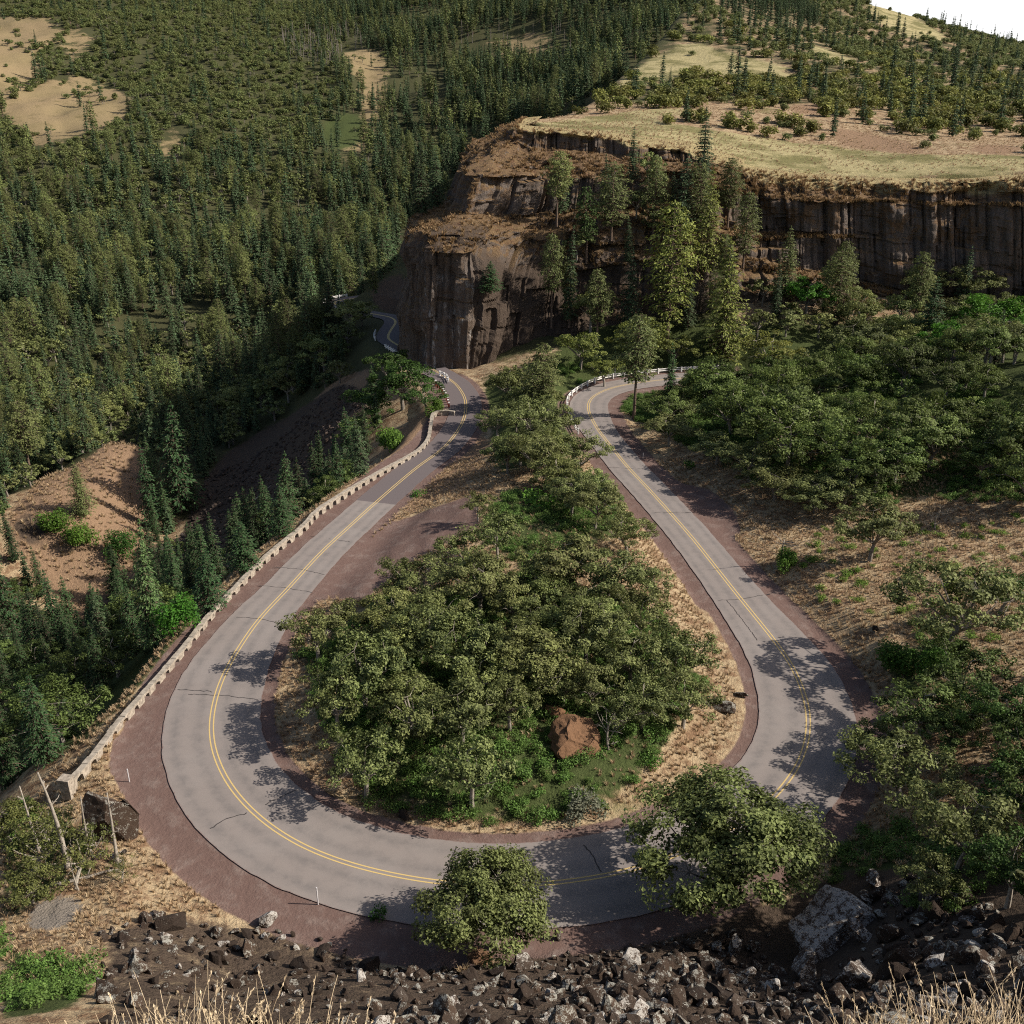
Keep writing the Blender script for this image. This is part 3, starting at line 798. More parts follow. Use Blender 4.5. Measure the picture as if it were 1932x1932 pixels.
    me = mesh_np("cliff", V.reshape(-1, 3), q, M_CLIFF, smooth=False, attrs={'rim': rim.ravel(), 'pale': (pale * np.ones((ns, nk))).ravel(), 'rusty': (((1 - sstep(3.4, 5.2, key[None] + 1.2 * vnoise(sg / 7, z / 9, 0, 88))) * sstep(1.2, 1.8, key)[None]) * .9 + .35).ravel(), 'dirt': (dirt * np.ones((ns, nk))).ravel()})
    props(obj("cliff", me), kind='structure')
    CLN.append((N, key, rim))
    return V


CLN = []
CLV = build_cliff()
# height raster of the cliffs so that trees can stand on their ledges
HX0, HY0, HS = -60.0, 170.0, 1.0
HM = np.full((420, 160), -1e3)
_P = CLV.reshape(-1, 3)
for ox in (-.4, .4):
    for oy in (-.4, .4):
        _i = np.clip(((_P[:, 0] + ox - HX0) / HS).astype(int), 0, 419); _j = np.clip(((_P[:, 1] + oy - HY0) / HS).astype(int), 0, 159)
        np.maximum.at(HM, (_i, _j), _P[:, 2])


def surf_z(x, y):
    z = grid_z(x, y)
    i = ((np.asarray(x) - HX0) / HS).astype(int); j = ((np.asarray(y) - HY0) / HS).astype(int)
    ok = (i >= 0) & (i < 420) & (j >= 0) & (j < 160)
    h = np.where(ok, HM[np.clip(i, 0, 419), np.clip(j, 0, 159)], -1e3)
    return np.maximum(z, h)


_steps = [5.0]
while _steps[-1] < 2500:
    _steps.append(_steps[-1] + max(0.25, _steps[-1] * 0.003))
_steps = np.array(_steps)


def cast(u, v):
    """where the sight line through (u, v) meets the land: x, y, z arrays (nan if none)"""
    dx, dy, dz = [np.atleast_1d(np.asarray(a, float)) + np.zeros(np.shape(np.atleast_1d(u))) for a in rays(u, v)]
    X = np.full(dx.shape, np.nan); Y = X.copy(); Z = X.copy(); open_ = np.ones(dx.shape, bool); prev = np.zeros(dx.shape)
    for y in _steps:
        t = y / dy[open_]
        x = dx[open_] * t; z = CAM_H + dz[open_] * t
        g = surf_z(x, np.full_like(x, y))
        hit = z <= g
        idx = np.flatnonzero(open_)
        h = idx[hit]
        X[h] = x[hit]; Y[h] = y; Z[h] = g[hit]
        open_[h] = False
        if not open_.any(): break
    return X, Y, Z


def seen(x, y, z):
    """is the point in plain view, over the bare land?"""
    u, v = project(x, y, z)
    X, Y, Z = cast(u, v)
    return ~(Y < y - 3 - 0.02 * y)


# ------------------------------------------------------------------ road, markings, cracks
def ribbon(path, nrm, offs, zoff, name, mat, attrs=None):
    n, m = len(path), len(offs[0])
    V = path[:, None] + nrm[:, None] * offs[..., None]
    V[..., 2] += zoff
    i = np.arange(n - 1)[:, None] * m; j = np.arange(m - 1)[None]
    q = np.stack([i + j, i + j + 1, i + m + j + 1, i + m + j], -1).reshape(-1, 4)[:, ::-1]
    return mesh_np(name, V.reshape(-1, 3), q, mat, smooth=True, attrs=attrs)


def build_road():
    t = np.linspace(-1, 1, 25)
    wob = 0.10 * fbm(RS / 1.3, 0 * RS, 0, 3, 7)
    hi, ho = HW_IN + wob, HW_OUT + 0.10 * fbm(RS / 1.1, 0 * RS + 5, 0, 3, 8)
    off = np.where(t[None] > 0, t[None] * hi[:, None], t[None] * ho[:, None])
    n, m = off.shape
    wheel = np.exp(-((np.abs(t) - 0.28) / 0.10) ** 2) + np.exp(-((np.abs(t) - 0.76) / 0.10) ** 2)
    fresh = ((RU < 900) & (RV < 948)).astype(float)
    fresh2 = np.repeat(fresh[:, None], m, 1)
    verge = np.clip((np.abs(t) - 0.93) / 0.07, 0, 1) * 0.55
    me = ribbon(RD, RN, off, 0.0, "road", M_ROAD, {'wheel': np.tile(wheel * 0.6, n), 'fresh': fresh2.ravel(), 'verge': np.tile(verge, n)})
    road = props(obj("road", me), kind='structure')
    for s in (-1, 1):
        o2 = np.stack([np.full(n, s * 0.165 - 0.055), np.full(n, s * 0.165 + 0.055)], 1)
        obj("centre_line", ribbon(RD, RN, o2, 0.006, "centre_line", M_PAINT), road)
    mb = MB()
    Z4 = lambda x, y: (x / 1.932 / 1.41253, (900 + y / 1.932) / 1.41253)
    Z7 = lambda x, y: (x / 1.932 / 1.41253, (1729 + y / 1.932) / 1.41253)
    Z8 = lambda x, y: ((850 + x / 1.932) / 1.41253, (1729 + y / 1.932) / 1.41253)
    Z6 = lambda x, y: ((1729 + x / 1.932) / 1.41253, (900 + y / 1.932) / 1.41253)
    Z3 = lambda x, y: ((1400 + x / 3.864) / 1.41253, (900 + y / 3.864) / 1.41253)
    for f, a in ((Z4, [(1215, 1437), (1350, 1450), (1450, 1475)]), (Z4, [(1330, 1275), (1480, 1290), (1610, 1312)]), (Z4, [(1410, 1180), (1560, 1195), (1670, 1220)]), (Z4, [(1600, 1020), (1800, 1050)]),
                 (Z7, [(915, 210), (1020, 214), (1090, 222)]), (Z7, [(970, 235), (1130, 240), (1330, 262)]), (Z7, [(1085, 925), (1160, 880), (1275, 845)]), (Z7, [(1360, 805), (1440, 765), (1530, 728)]),
                 (Z8, [(555, 1375), (585, 1300), (620, 1230), (645, 1170)]), (Z8, [(665, 1150), (680, 1080), (710, 1018)]), (Z8, [(1365, 1008), (1410, 1070), (1450, 1150)]),
                 (Z6, [(355, 1352), (470, 1345), (630, 1318)]), (Z6, [(400, 1350), (480, 1450), (560, 1560)]), (Z6, [(120, 900), (220, 898)]), (Z3, [(850, 1325), (1300, 1345)]), (Z3, [(1330, 1795), (1700, 1800)]), (Z3, [(520, 835), (700, 845), (860, 855)])):
        P = np.array([at_z(*f(*q), 0) for q in a])
        d, k = dist_line(P[:, 0], P[:, 1], RD)
        zz = RD[k, 2]
        P = np.array([at_z(*f(*q), float(zq)) for q, zq in zip(a, zz)])
        L = catmull(P, 0.25); L[:, :2] += np.stack([fbm(np.arange(len(L)) * .9, 0 * L[:, 0] + L[0, 0], 0, 2, 5), fbm(np.arange(len(L)) * .9, 0 * L[:, 0], 3 + L[0, 0], 2, 6)], 1) * 0.16
        T = np.gradient(L, axis=0); T /= np.linalg.norm(T, axis=1)[:, None] + 1e-9
        Nn = np.stack([-T[:, 1], T[:, 0], 0 * T[:, 0]], 1)
        w = 0.035 + 0.02 * nr.random(len(L))
        d, k = dist_line(L[:, 0], L[:, 1], RD); L[:, 2] = RD[k, 2] + 0.004
        V = np.stack([L - Nn * w[:, None], L + Nn * w[:, None]], 1).reshape(-1, 3)
        i = np.arange(len(L) - 1)[:, None] * 2
        mb.add(V, (i + np.array([[0, 1, 3, 2]]))[:, ::-1])
    obj("crack", mb.mesh("crack", M_CRACK), road)
    T = np.gradient(FARROAD, axis=0); T[:, 2] = 0; T /= np.linalg.norm(T, axis=1)[:, None]
    Nn = np.stack([-T[:, 1], T[:, 0], 0 * T[:, 0]], 1); n = len(FARROAD)
    off = np.repeat(np.linspace(-2.9, 2.9, 7)[None], n, 0)
    z = np.zeros(n * 7)
    fr = props(obj("far_road", ribbon(FARROAD, Nn, off, 0.05, "far_road", M_ROAD, {'wheel': z, 'fresh': z + 1, 'verge': z})), kind='structure')
    obj("centre_line", ribbon(FARROAD, Nn, np.repeat(np.array([[-0.3, 0.3]]), n, 0), 0.06, "centre_line", M_PAINT), fr)


build_road()
# ------------------------------------------------------------------ plants: leaf sprays, crowns, trunks
def unit(v):
    return v / (np.linalg.norm(v, axis=-1, keepdims=True) + 1e-9)


def kites(C, Nm, size, rng, aspect=0.55, T=None, bend=0.0):
    """one kite-shaped leaf spray per centre"""
    n = len(C)
    if T is None: T = unit(rng.normal(size=(n, 3)))
    T = unit(T - Nm * (T * Nm).sum(1, keepdims=True)); B = np.cross(Nm, T)
    s = np.asarray(size)[:, None] if np.ndim(size) else np.full((n, 1), size)
    V = np.stack([C - T * s * .5, C + B * s * aspect * .5 + T * s * .08, C + T * s * .5 - Nm * s * bend, C - B * s * aspect * .5 + T * s * .08], 1)
    return V.reshape(-1, 3), np.arange(4 * n).reshape(n, 4)


def curve3(a, b, c, n):
    t = np.linspace(0, 1, n)[:, None]
    return (1 - t) ** 2 * a + 2 * t * (1 - t) * b + t ** 2 * c


def gen_oak(seed, h=7.0, w=8.0, nclump=64, nleaf=95, leaf=0.30, lean=0.0, open_=0.3, trunk_frac=0.3):
    rng = np.random.default_rng(seed)
    tr, cr = MB(), MB()
    top = np.array([lean * w * .25 + rng.normal() * .15, rng.normal() * .15, h * trunk_frac])
    r0 = 0.030 * h
    tr.tube(curve3(np.array([0, 0, -.6]), np.array([lean * .2, 0, h * .15]), top, 6), np.linspace(r0 * 1.35, r0 * .85, 6), 8)
    # lobes make the outline uneven
    nl = rng.integers(6, 9)
    la = rng.uniform(0, 2 * np.pi) + np.arange(nl) * 2 * np.pi / nl + rng.normal(size=nl) * .25
    lr = w * .5 * rng.uniform(.5, .78, nl); lz = h * rng.uniform(.48, .72, nl)
    lobes = np.stack([np.cos(la) * lr + lean * w * .2, np.sin(la) * lr, lz], 1)
    lobes = np.vstack([lobes, [[rng.normal() * .4 + lean * w * .25, rng.normal() * .4, h * .82], [rng.normal() * 1.0, rng.normal() * 1.0, h * .72]]])
    lrad = np.concatenate([w * rng.uniform(.19, .28, nl), [w * .25, w * .24]])
    limbs = []
    for L in lobes:
        m = top + (L - top) * .5 + np.array([0, 0, h * .03]) + rng.normal(size=3) * .3
        P = curve3(top - [0, 0, .1], m, L, 7); limbs.append(P)
        tr.tube(P, np.linspace(r0 * .55, r0 * .12, 7), 5)
    LP = np.concatenate(limbs)
    cl = []
    per = np.maximum(3, (nclump * lrad ** 2 / (lrad ** 2).sum()).astype(int))
    for L, R_, k in zip(lobes, lrad, per):
        d = unit(rng.normal(size=(k, 3))); d[:, 2] = np.abs(d[:, 2]) * 1.1 - .42
        d = unit(d)
        cl.append(L + d * R_ * rng.uniform(.65, 1.05, (k, 1)) * np.array([1, 1, .78]))
    cl = np.concatenate(cl)
    cl[:, 2] = np.maximum(cl[:, 2], h * .2)
    for c in cl[::2]:
        a = LP[((LP - c) ** 2).sum(1).argmin()]
        tr.tube(curve3(a, (a + c) / 2 + rng.normal(size=3) * .2, c, 4), np.linspace(r0 * .14, r0 * .05, 4), 3, cap=False)
    cen = cl.mean(0)
    for c in cl:
        k = int(nleaf * rng.uniform(.6, 1.35)); rc = w * rng.uniform(.062, .115)
        d = unit(rng.normal(size=(k, 3)))
        p = c + d * (rc * rng.uniform(.25, 1.0, (k, 1)) ** .6) * np.array([1.15, 1.15, .62])
        nm = unit(d * .6 + unit(c - cen) * .4 + np.array([0.25, 0, .6]) + rng.normal(size=(k, 3)) * .5)
        v, f = kites(p, nm, leaf * rng.uniform(.6, 1.25, k), rng, .62, bend=.12)
        base = np.clip(rng.normal(.5, .2), .05, .95) + .25 * (c[2] / h - .6)  # higher clumps lighter: light from above put into the leaf tint
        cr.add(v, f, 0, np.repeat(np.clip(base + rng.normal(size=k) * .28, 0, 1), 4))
    return tr, cr


def gen_fir(seed, h=16.0, w=5.2, whorls=26, arms=8, sprays=11, leaf=0.62, bare=0.06, droop=.25, irregular=.2, tufty=0.0):
    rng = np.random.default_rng(seed)
    tr, cr = MB(), MB()
    lx = rng.normal(size=2) * .02 * h
    ax = lambda z: np.array([lx[0] * (z / h) ** 2, lx[1] * (z / h) ** 2, z])
    tr.tube(np.array([ax(z) for z in np.linspace(-.8, h * .98, 9)]), np.linspace(h * .017, .02, 9), 7)
    for i in range(whorls):
        q = (i + rng.uniform(-.3, .3)) / whorls
        z = h * (bare + (1 - bare) * max(q, 0))
        env = (1 - max(q, 0)) ** .72 * (0.35 + .65 * min(1, (q + .12) / .22)) if tufty == 0 else np.sin(np.pi * np.clip(.12 + .86 * q, 0, 1)) ** .65
        for a in rng.uniform(0, 2 * np.pi) + np.arange(arms) * 2 * np.pi / arms:
            a += rng.normal() * .25
            L = w * .5 * env * rng.uniform(1 - 2.2 * irregular, 1 + irregular)
            if L < .12: L = .12
            dr = droop * rng.uniform(.4, 1.5) * (1.1 - q)
            d = np.array([math.cos(a), math.sin(a), 0])
            st = ax(z)
            P = curve3(st, st + d * L * .55 + [0, 0, .10 * L], st + d * L + [0, 0, -dr * L], 4)
            if L > .5: tr.tube(P, np.linspace(.012 * h * .35 * (1.05 - q) + .008, .006, 4), 3, cap=False)
            k = max(3, int(sprays * L / (w * .5) + 2))
            t = rng.uniform(.18 if tufty == 0 else .45, 1.02, k)[:, None]
            p = (1 - t) ** 2 * P[0] + 2 * t * (1 - t) * (st + d * L * .55 + [0, 0, .10 * L]) + t ** 2 * P[-1]
            side = np.cross(d, [0, 0, 1.0])
            sp_ = rng.normal(size=(k, 1))
            wd = .30 * L * (1 - .55 * t) + .08
            p = p + side * sp_ * wd * .55 + np.array([0, 0, 1]) * rng.normal(size=(k, 1)) * (.05 + .14 * tufty * L)
            T = unit(d + side * sp_ * .8 + np.array([0, 0, -.25]) + rng.normal(size=(k, 3)) * (.25 + tufty))
            nm = unit(np.array([0, 0, 1.0]) + d * .55 + rng.normal(size=(k, 3)) * (.32 + .3 * tufty))
            sz = leaf * rng.uniform(.6, 1.25, k) * (.55 + .45 * min(1, L / (w * .25)))
            v, f = kites(p, nm, sz, rng, .42, T, .18)
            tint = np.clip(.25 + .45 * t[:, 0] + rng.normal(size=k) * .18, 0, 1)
            cr.add(v, f, 0, np.repeat(tint, 4))
    v, f = kites(np.array([ax(h * .985)] * 4) + rng.normal(size=(4, 3)) * .05, unit(rng.normal(size=(4, 3)) * [1, 1, .2]), np.full(4, leaf * .9), rng, .3, np.array([[0, 0, 1.0]] * 4))
    cr.add(v, f, 0, np.full(16, .7))
    return tr, cr


def gen_shrub(seed, h=1.0, w=1.4, n=420, leaf=.14, flat=.8):
    rng = np.random.default_rng(seed)
    cr = MB()
    nl = 9
    L = np.stack([rng.normal(size=nl) * w * .22, rng.normal(size=nl) * w * .22, h * rng.uniform(.3, .7, nl)], 1)
    for c in L:
        k = n // nl; d = unit(rng.normal(size=(k, 3)))
        p = c + d * rng.uniform(.3, 1, (k, 1)) ** .5 * np.array([w * .27, w * .27, h * .36])
        p[:, 2] = np.maximum(p[:, 2], .03)
        nm = unit(d * .6 + np.array([0, 0, .7]) + rng.normal(size=(k, 3)) * .5)
        v, f = kites(p, nm, leaf * rng.uniform(.6, 1.3, k), rng, .6, bend=.1)
        cr.add(v, f, 0, np.repeat(np.clip(rng.normal(.5, .22, k), 0, 1), 4))
    return cr


def gen_snag(seed, h=5.0, w=4.0, nb=8, straight=False):
    rng = np.random.default_rng(seed)
    mb = MB()
    top = np.array([rng.normal() * .3, rng.normal() * .3, h * (1 if straight else .6)])
    tp = curve3(np.array([0, 0, -.4]), np.array([rng.normal() * .3, rng.normal() * .2, h * .35]), top, 8)
    mb.tube(tp, np.linspace(.028 * h, .006 * h if straight else .014 * h, 8), 7)
    for b in range(nb):
        q = rng.uniform(.35, .98); st = tp[int(q * 7)]
        a = rng.uniform(0, 2 * np.pi); L = w * .5 * rng.uniform(.4, 1.0) * (.55 if straight else 1)
        e = st + np.array([math.cos(a) * L, math.sin(a) * L, L * rng.uniform(.1, .9)])
        P = curve3(st, st + (e - st) * .5 + rng.normal(size=3) * .18 * L, e, 6)
        mb.tube(P, np.linspace(.010 * h, .003 * h, 6), 5)
        for _ in range(4):
            s2 = P[rng.integers(2, 6)]; e2 = s2 + unit(rng.normal(size=3) + (e - st) * .8 + [0, 0, .3]) * L * rng.uniform(.25, .5)
            mb.tube(curve3(s2, (s2 + e2) / 2 + rng.normal(size=3) * .06 * L, e2, 4), np.linspace(.0045 * h, .0016 * h, 4), 3)
    return mb


def gen_tuft(seed, h=.45, n=16, w=.05, spread=.22):
    rng = np.random.default_rng(seed); mb = MB()
    for i in range(n):
        a = rng.uniform(0, 2 * np.pi); r = rng.uniform(0, spread * .6); L = h * rng.uniform(.5, 1.15)
        d = np.array([math.cos(a), math.sin(a), 0]); s = np.array([-d[1], d[0], 0]) * w * .5
        b = d * r; m = b + d * L * .18 + [0, 0, L * .6]; t = b + d * L * rng.uniform(.3, .65) + [0, 0, L * rng.uniform(.75, 1)]
        mb.add(np.array([b - s, b + s, m + s * .8, m - s * .8, t]), [np.array([[0, 1, 2, 3]]), np.array([[3, 2, 4]])], 0, np.full(5, rng.random()))
    return mb


def gen_rock(seed, cuts=18, sub=3, squash=(1, .85, .75), rough=.05, d0=.42, d1=.74):
    rng = np.random.default_rng(seed)
    bm = bmesh.new(); bmesh.ops.create_icosphere(bm, subdivisions=sub, radius=1.0)
    V = np.array([v.co[:] for v in bm.verts]); Fc = np.array([[v.index for v in f.verts] for f in bm.faces]); bm.free()
    for i in range(cuts):
        n = unit(rng.normal(size=3)); d = rng.uniform(d0, d1)
        e = V @ n - d
        V = V - np.maximum(e, 0)[:, None] * n
    V = V * (np.array(squash) * rng.uniform(.85, 1.15, 3))
    V += unit(V) * fbm(V[:, 0] * 2.4 + seed, V[:, 1] * 2.4, V[:, 2] * 2.4, 4, seed)[:, None] * rough * 2.2
    return V, Fc


def pair(name, g, bark, leaf):
    return g[0].mesh(name + "_trunk", bark), g[1].mesh(name + "_crown", leaf, tint=True)


def joined(name, g, bark, leaf):
    mb = MB()
    for f, v in ((0, g[0]), (1, g[1])):
        off = mb.n
        mb.v += v.v; mb.f += [q + off for q in v.f]; mb.n += v.n; mb.t += v.t
        mb.mi += [np.full(len(q), f) for q in v.f]
    return mb.mesh(name, [bark, leaf], tint=True)


OAKS = [pair("oak", gen_oak(100 + i, 7.0, 8.0, lean=(0, .5, 0, -.4, .3, 0, 0, .8)[i], nclump=(64, 58, 70, 60, 54, 66, 62, 44)[i]), M_BARK if i % 3 else M_PALEBARK, M_OAKLEAF) for i in range(8)]
OAKS_FINE = [pair("oak", gen_oak(140 + i, 7.0, 8.6, nclump=150, nleaf=190, leaf=.24, trunk_frac=.2), M_BARK, M_OAKLEAF) for i in range(3)]
OAK_POOR = [pair("oak", gen_oak(160 + i, 7.0, 8.0, nclump=30, nleaf=60, leaf=.28, lean=.9), M_PALEBARK, M_OAKLEAF) for i in range(2)]
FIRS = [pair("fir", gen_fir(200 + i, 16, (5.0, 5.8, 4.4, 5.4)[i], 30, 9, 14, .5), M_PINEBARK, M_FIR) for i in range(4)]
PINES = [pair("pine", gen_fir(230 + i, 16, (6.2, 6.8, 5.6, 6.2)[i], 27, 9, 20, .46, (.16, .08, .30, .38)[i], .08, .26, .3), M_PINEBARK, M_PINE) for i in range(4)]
OAKS_MID = [joined("oak", gen_oak(300 + i, 6.5, 7.0, 34, 30, .55), M_BARK, M_OAKLEAF) for i in range(4)]
FIRS_MID = [joined("fir", gen_fir(320 + i, 16, 4.6, 18, 7, 5, 1.15), M_PINEBARK, M_FIR) for i in range(4)]
CONE_PINE = pair("pine", gen_fir(260, 16, 7.6, 30, 10, 20, .50, .05, .12, .20, .0), M_PINEBARK, M_PINE)
PINES_MID = [joined("pine", gen_fir(330 + i, 16, 5.6, 14, 7, 6, 1.2, .2, .08, .3, .35), M_PINEBARK, M_PINE) for i in range(3)]
OAKS_FAR = [joined("oak", gen_oak(340 + i, 6.0, 6.5, 22, 14, .85), M_BARK, M_OAKLEAF) for i in range(4)]
FIRS_FAR = [joined("fir", gen_fir(350 + i, 16, 4.4, 12, 6, 3, 1.7), M_PINEBARK, M_FIR) for i in range(4)]
SCRUB = [gen_shrub(370 + i, 3.0, 4.2, 420, .62).mesh("scrub", M_OAKLEAF, tint=True) for i in range(4)]
SNAGS_FAR = [gen_snag(360 + i, 12, 4, 7, True).mesh("snag", M_BARK) for i in range(2)]
SHRUBS = [gen_shrub(400 + i, (.8, 1.0, .7)[i], (1.3, 1.2, 1.5)[i]).mesh("shrub", M_SHRUB, tint=True) for i in range(3)]
BIGSHRUB = [gen_shrub(410 + i, 3.2, 3.6, 2600, .24).mesh("shrub", M_SHRUB, tint=True) for i in range(2)]
SAGE = gen_shrub(420, 1.6, 2.2, 1500, .15).mesh("sage", M_SAGE, tint=True)
TUFTS = [gen_tuft(430 + i).mesh("tuft", M_STRAW, tint=True) for i in range(4)]
_rk = [gen_rock(500 + i, squash=[(1, .85, .75), (1, .7, .9), (1.1, .9, .55), (.8, .75, 1.15)][i % 4]) for i in range(12)]
ROCKS = [mesh_np("rock", v, f, M_ROCK) for v, f in _rk]
ROCKS_PALE = [mesh_np("rock", v, f, M_LICHEN) for v, f in _rk[:4]]

A = lambda *p: np.array(p, float)


def top_height(x, y, z, vtop):
    """tree height whose tip comes at picture row vtop"""
    lo, hi = 0.3, 60.0
    for _ in range(30):
        m = (lo + hi) / 2
        if float(project(x, y, z + m)[1]) > vtop: lo = m
        else: hi = m
    return lo


def tree(name, pairm, loc, sxy, sz, rot, label, cat, group=None, tint=(1, 1, 1), tilt=(0, 0)):
    e = empty(name, loc, (tilt[0], tilt[1], rot), (sxy, sxy, sz))
    props(e, label, cat, group)
    obj("trunk", pairm[0], e)
    c = obj("crown", pairm[1], e); c.color = (*tint, 1)
    return e


def single(name, me, loc, sxy, sz, rot, label, cat, group=None, tint=(1, 1, 1)):
    o = obj(name, me, None, loc, (0, 0, rot), (sxy, sxy, sz)); o.color = (*tint, 1)
    return props(o, label, cat, group)


STAND = []          # (x, y, radius) of hand-placed trees, so that the scattered ones keep clear

# --- oaks one by one: picture place of the crown's middle, its width, label
OAK_LIST = [
    (602, 1192, 130, 0, "small oak at the left tip of the loop grove, overhanging the inner road edge"),
    (690, 1268, 165, 2, "broad oak on the left flank of the loop grove, shading the road"),
    (638, 1325, 135, 0, "low spreading oak near the inner left curb, below the left tip oak"),
    (792, 1185, 150, 5, "round oak on the upper left of the loop grove beside the gravel pullout"),
    (792, 1095, 125, 0, "oak at the lower end of the gravel pullout, casting shade onto it"),
    (872, 1210, 160, 2, "full oak behind the round upper-left oak of the loop grove"),
    (905, 1100, 150, 5, "tall oak in the upper middle of the loop grove, right of the pullout"),
    (782, 1322, 155, 3, "dense oak in the left half of the loop grove, above the front left oak"),
    (872, 1345, 150, 2, "oak near the centre of the loop grove with pale trunk below"),
    (692, 1440, 148, 0, "bushy oak standing alone at the front left of the loop grove"),
    (890, 1452, 160, 6, "grey-green oak at the front middle of the loop grove"),
    (962, 1330, 120, 4, "thin oak with two visible trunks in the centre of the loop grove"),
    (1002, 1225, 150, 5, "oak in the exact middle of the loop grove, round crowned"),
    (1060, 1062, 150, 2, "dark-shaded oak at the top of the loop grove, left of two companions"),
    (1145, 1085, 150, 5, "dark spreading oak at the top right of the loop grove"),
    (1205, 1165, 120, 0, "oak on the right flank of the loop grove beside the right road leg"),
    (1105, 1190, 145, 2, "oak right of the middle of the loop grove, below the dark spreading oak"),
    (1190, 1235, 155, 5, "broad oak on the right side of the loop grove"),
    (1278, 1240, 140, 2, "oak at the right edge of the loop grove with straw bank beside it"),
    (1288, 1318, 130, 0, "lowest oak on the right edge of the loop grove"),
    (1212, 1322, 125, 6, "oak behind and right of the red boulder"),
    (1118, 1288, 115, 4, "oak just above the red boulder"),
    (1062, 1292, 95, 0, "small oak above and left of the red boulder"),
    (1152, 1335, 105, 7, "leaning oak with bleached crooked limbs beside the red boulder"),
    (938, 1012, 105, 0, "oak at the upper left corner of the loop grove, above the pullout's right end"),
    (868, 1045, 100, 1, "small oak on the right margin of the gravel pullout"),
    (1122, 952, 110, 2, "oak along the right road leg, just below the narrow neck"),
    (1185, 1000, 105, 1, "thin oak leaning over the right road leg"),
    (1078, 930, 105, 5, "oak in the neck grove above the open grassy patch"),
    (1232, 1100, 85, 4, "slim oak close to the right road leg's inner shoulder"),
    (902, 960, 60, 0, "smallest oak at the bare bank between the road legs"),
    (1012, 862, 110, 2, "oak in the middle of the neck grove"),
    (958, 852, 95, 5, "oak on the left side of the neck grove above the bare bank"),
    (1085, 858, 100, 1, "oak on the right side of the neck grove by the road's narrow part"),
    (1002, 795, 105, 0, "oak in front of the two-trunk pine on the neck"),
    (938, 795, 85, 3, "oak at the far left of the neck grove near the left leg"),
    (1058, 800, 80, 6, "oak below the lower end of the white guard fence"),
    (960, 728, 85, 5, "oak at the far tip of the neck below the golden rock"),
    (1095, 660, 90, 2, "yellow-green oak behind the white guard fence's bend"),
    (1205, 640, 120, 5, "wide rounded yellow-green oak behind the right curve"),
    (1140, 700, 70, 0, "small bright oak just behind the white guard fence"),
    (1270, 660, 80, 2, "bright oak behind the fence at the foot of the sunlit pine"),
    (1448, 665, 115, 3, "grey-green feathery oak right of the tall sunlit pine"),
    (1780, 1128, 225, 1, "largest oak on the dry bench, flat-topped with a grey trunk"),
    (1885, 1108, 120, 3, "oak with a thick dark trunk beside the largest bench oak"),
    (1640, 1000, 140, 2, "oak standing forward of the wood on the dry bench"),
    (1262, 800, 100, 0, "oak at the wood's edge next to the bare-trunked pine"),
    (1292, 762, 80, 2, "oak behind the edge oak near the bare-trunked pine"),
    (1352, 832, 110, 5, "oak at the wood's edge above the straw verge"),
    (1412, 856, 115, 0, "oak at the wood's edge, third along from the bare-trunked pine"),
    (1462, 892, 125, 2, "oak at the wood's edge above the right pullout"),
    (1538, 912, 130, 5, "wide oak closing the wood's edge toward the dry bench"),
    (1592, 905, 110, 3, "oak behind the forward bench oak"),
    (1700, 1440, 190, 1, "large oak at the right of the bottom bend, beyond the dark shoulder"),
    (1655, 1405, 110, 0, "small oak touching the outer shoulder of the right bend"),
    (1805, 1560, 200, 2, "large oak in the shaded slope at the lower right"),
    (1880, 1345, 150, 5, "dark oak on the right margin below the dry bench"),
    (1905, 1480, 160, 3, "dark oak at the right margin, level with the bend"),
    (1900, 1640, 170, 0, "darkest oak at the lower right corner above the rocks"),
    (1745, 1660, 120, 5, "shaded oak low on the lower right slope, left of the corner oak"),
    (760, 722, 120, 5, "big dark green tree beside the left leg just before the rock pillar"),
    (702, 762, 95, 2, "dark tree at the top of the shaded talus"),
    (806, 742, 80, 3, "dark tree tight against the left leg's outer edge"),
    (730, 690, 80, 0, "dark tree below the far guard fence section"),
    (1520, 560, 90, 5, "bright green broadleaf tree at the cliff foot among dull oaks"),
    (1860, 600, 130, 2, "vivid green broadleaf tree under the cliffs at the right"),
    (1780, 640, 110, 5, "green broadleaf tree beside the vivid one under the cliffs"),
]
BRIGHT = {"bright green broadleaf tree at the cliff foot among dull oaks", "vivid green broadleaf tree under the cliffs at the right", "green broadleaf tree beside the vivid one under the cliffs"}
_uu = np.array([o[0] for o in OAK_LIST], float); _ww = np.array([o[2] for o in OAK_LIST], float); _vv = np.array([o[1] for o in OAK_LIST], float)
OX, OY, OZ = cast(_uu, _vv + .43 * _ww)
for (u, v, w, k, lab), x, y, z in zip(OAK_LIST, OX, OY, OZ):
    f = y * cp - (z - CAM_H) * sp
    s = w * f / F0 / 8.0
    tn = (1, 1, 1)
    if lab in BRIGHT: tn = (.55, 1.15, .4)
    elif "dark" in lab and u > 1700 or u < 830 and v < 800: tn = (.34, .56, .34)  # dark green trees; at the right margin, edge darkness put into the tint
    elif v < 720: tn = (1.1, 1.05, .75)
    m = OAK_POOR[k % 2] if k == 7 else OAKS[k % 7]
    hz_ = .66 if 1240 < u < 1620 and 740 < v < 930 else 1.05 if u < 720 and 1150 < v < 1500 else 1.0
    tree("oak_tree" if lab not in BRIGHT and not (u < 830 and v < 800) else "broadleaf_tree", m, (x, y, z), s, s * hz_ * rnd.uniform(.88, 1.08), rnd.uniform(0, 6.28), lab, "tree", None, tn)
    STAND.append((x, y, s * 3.2))
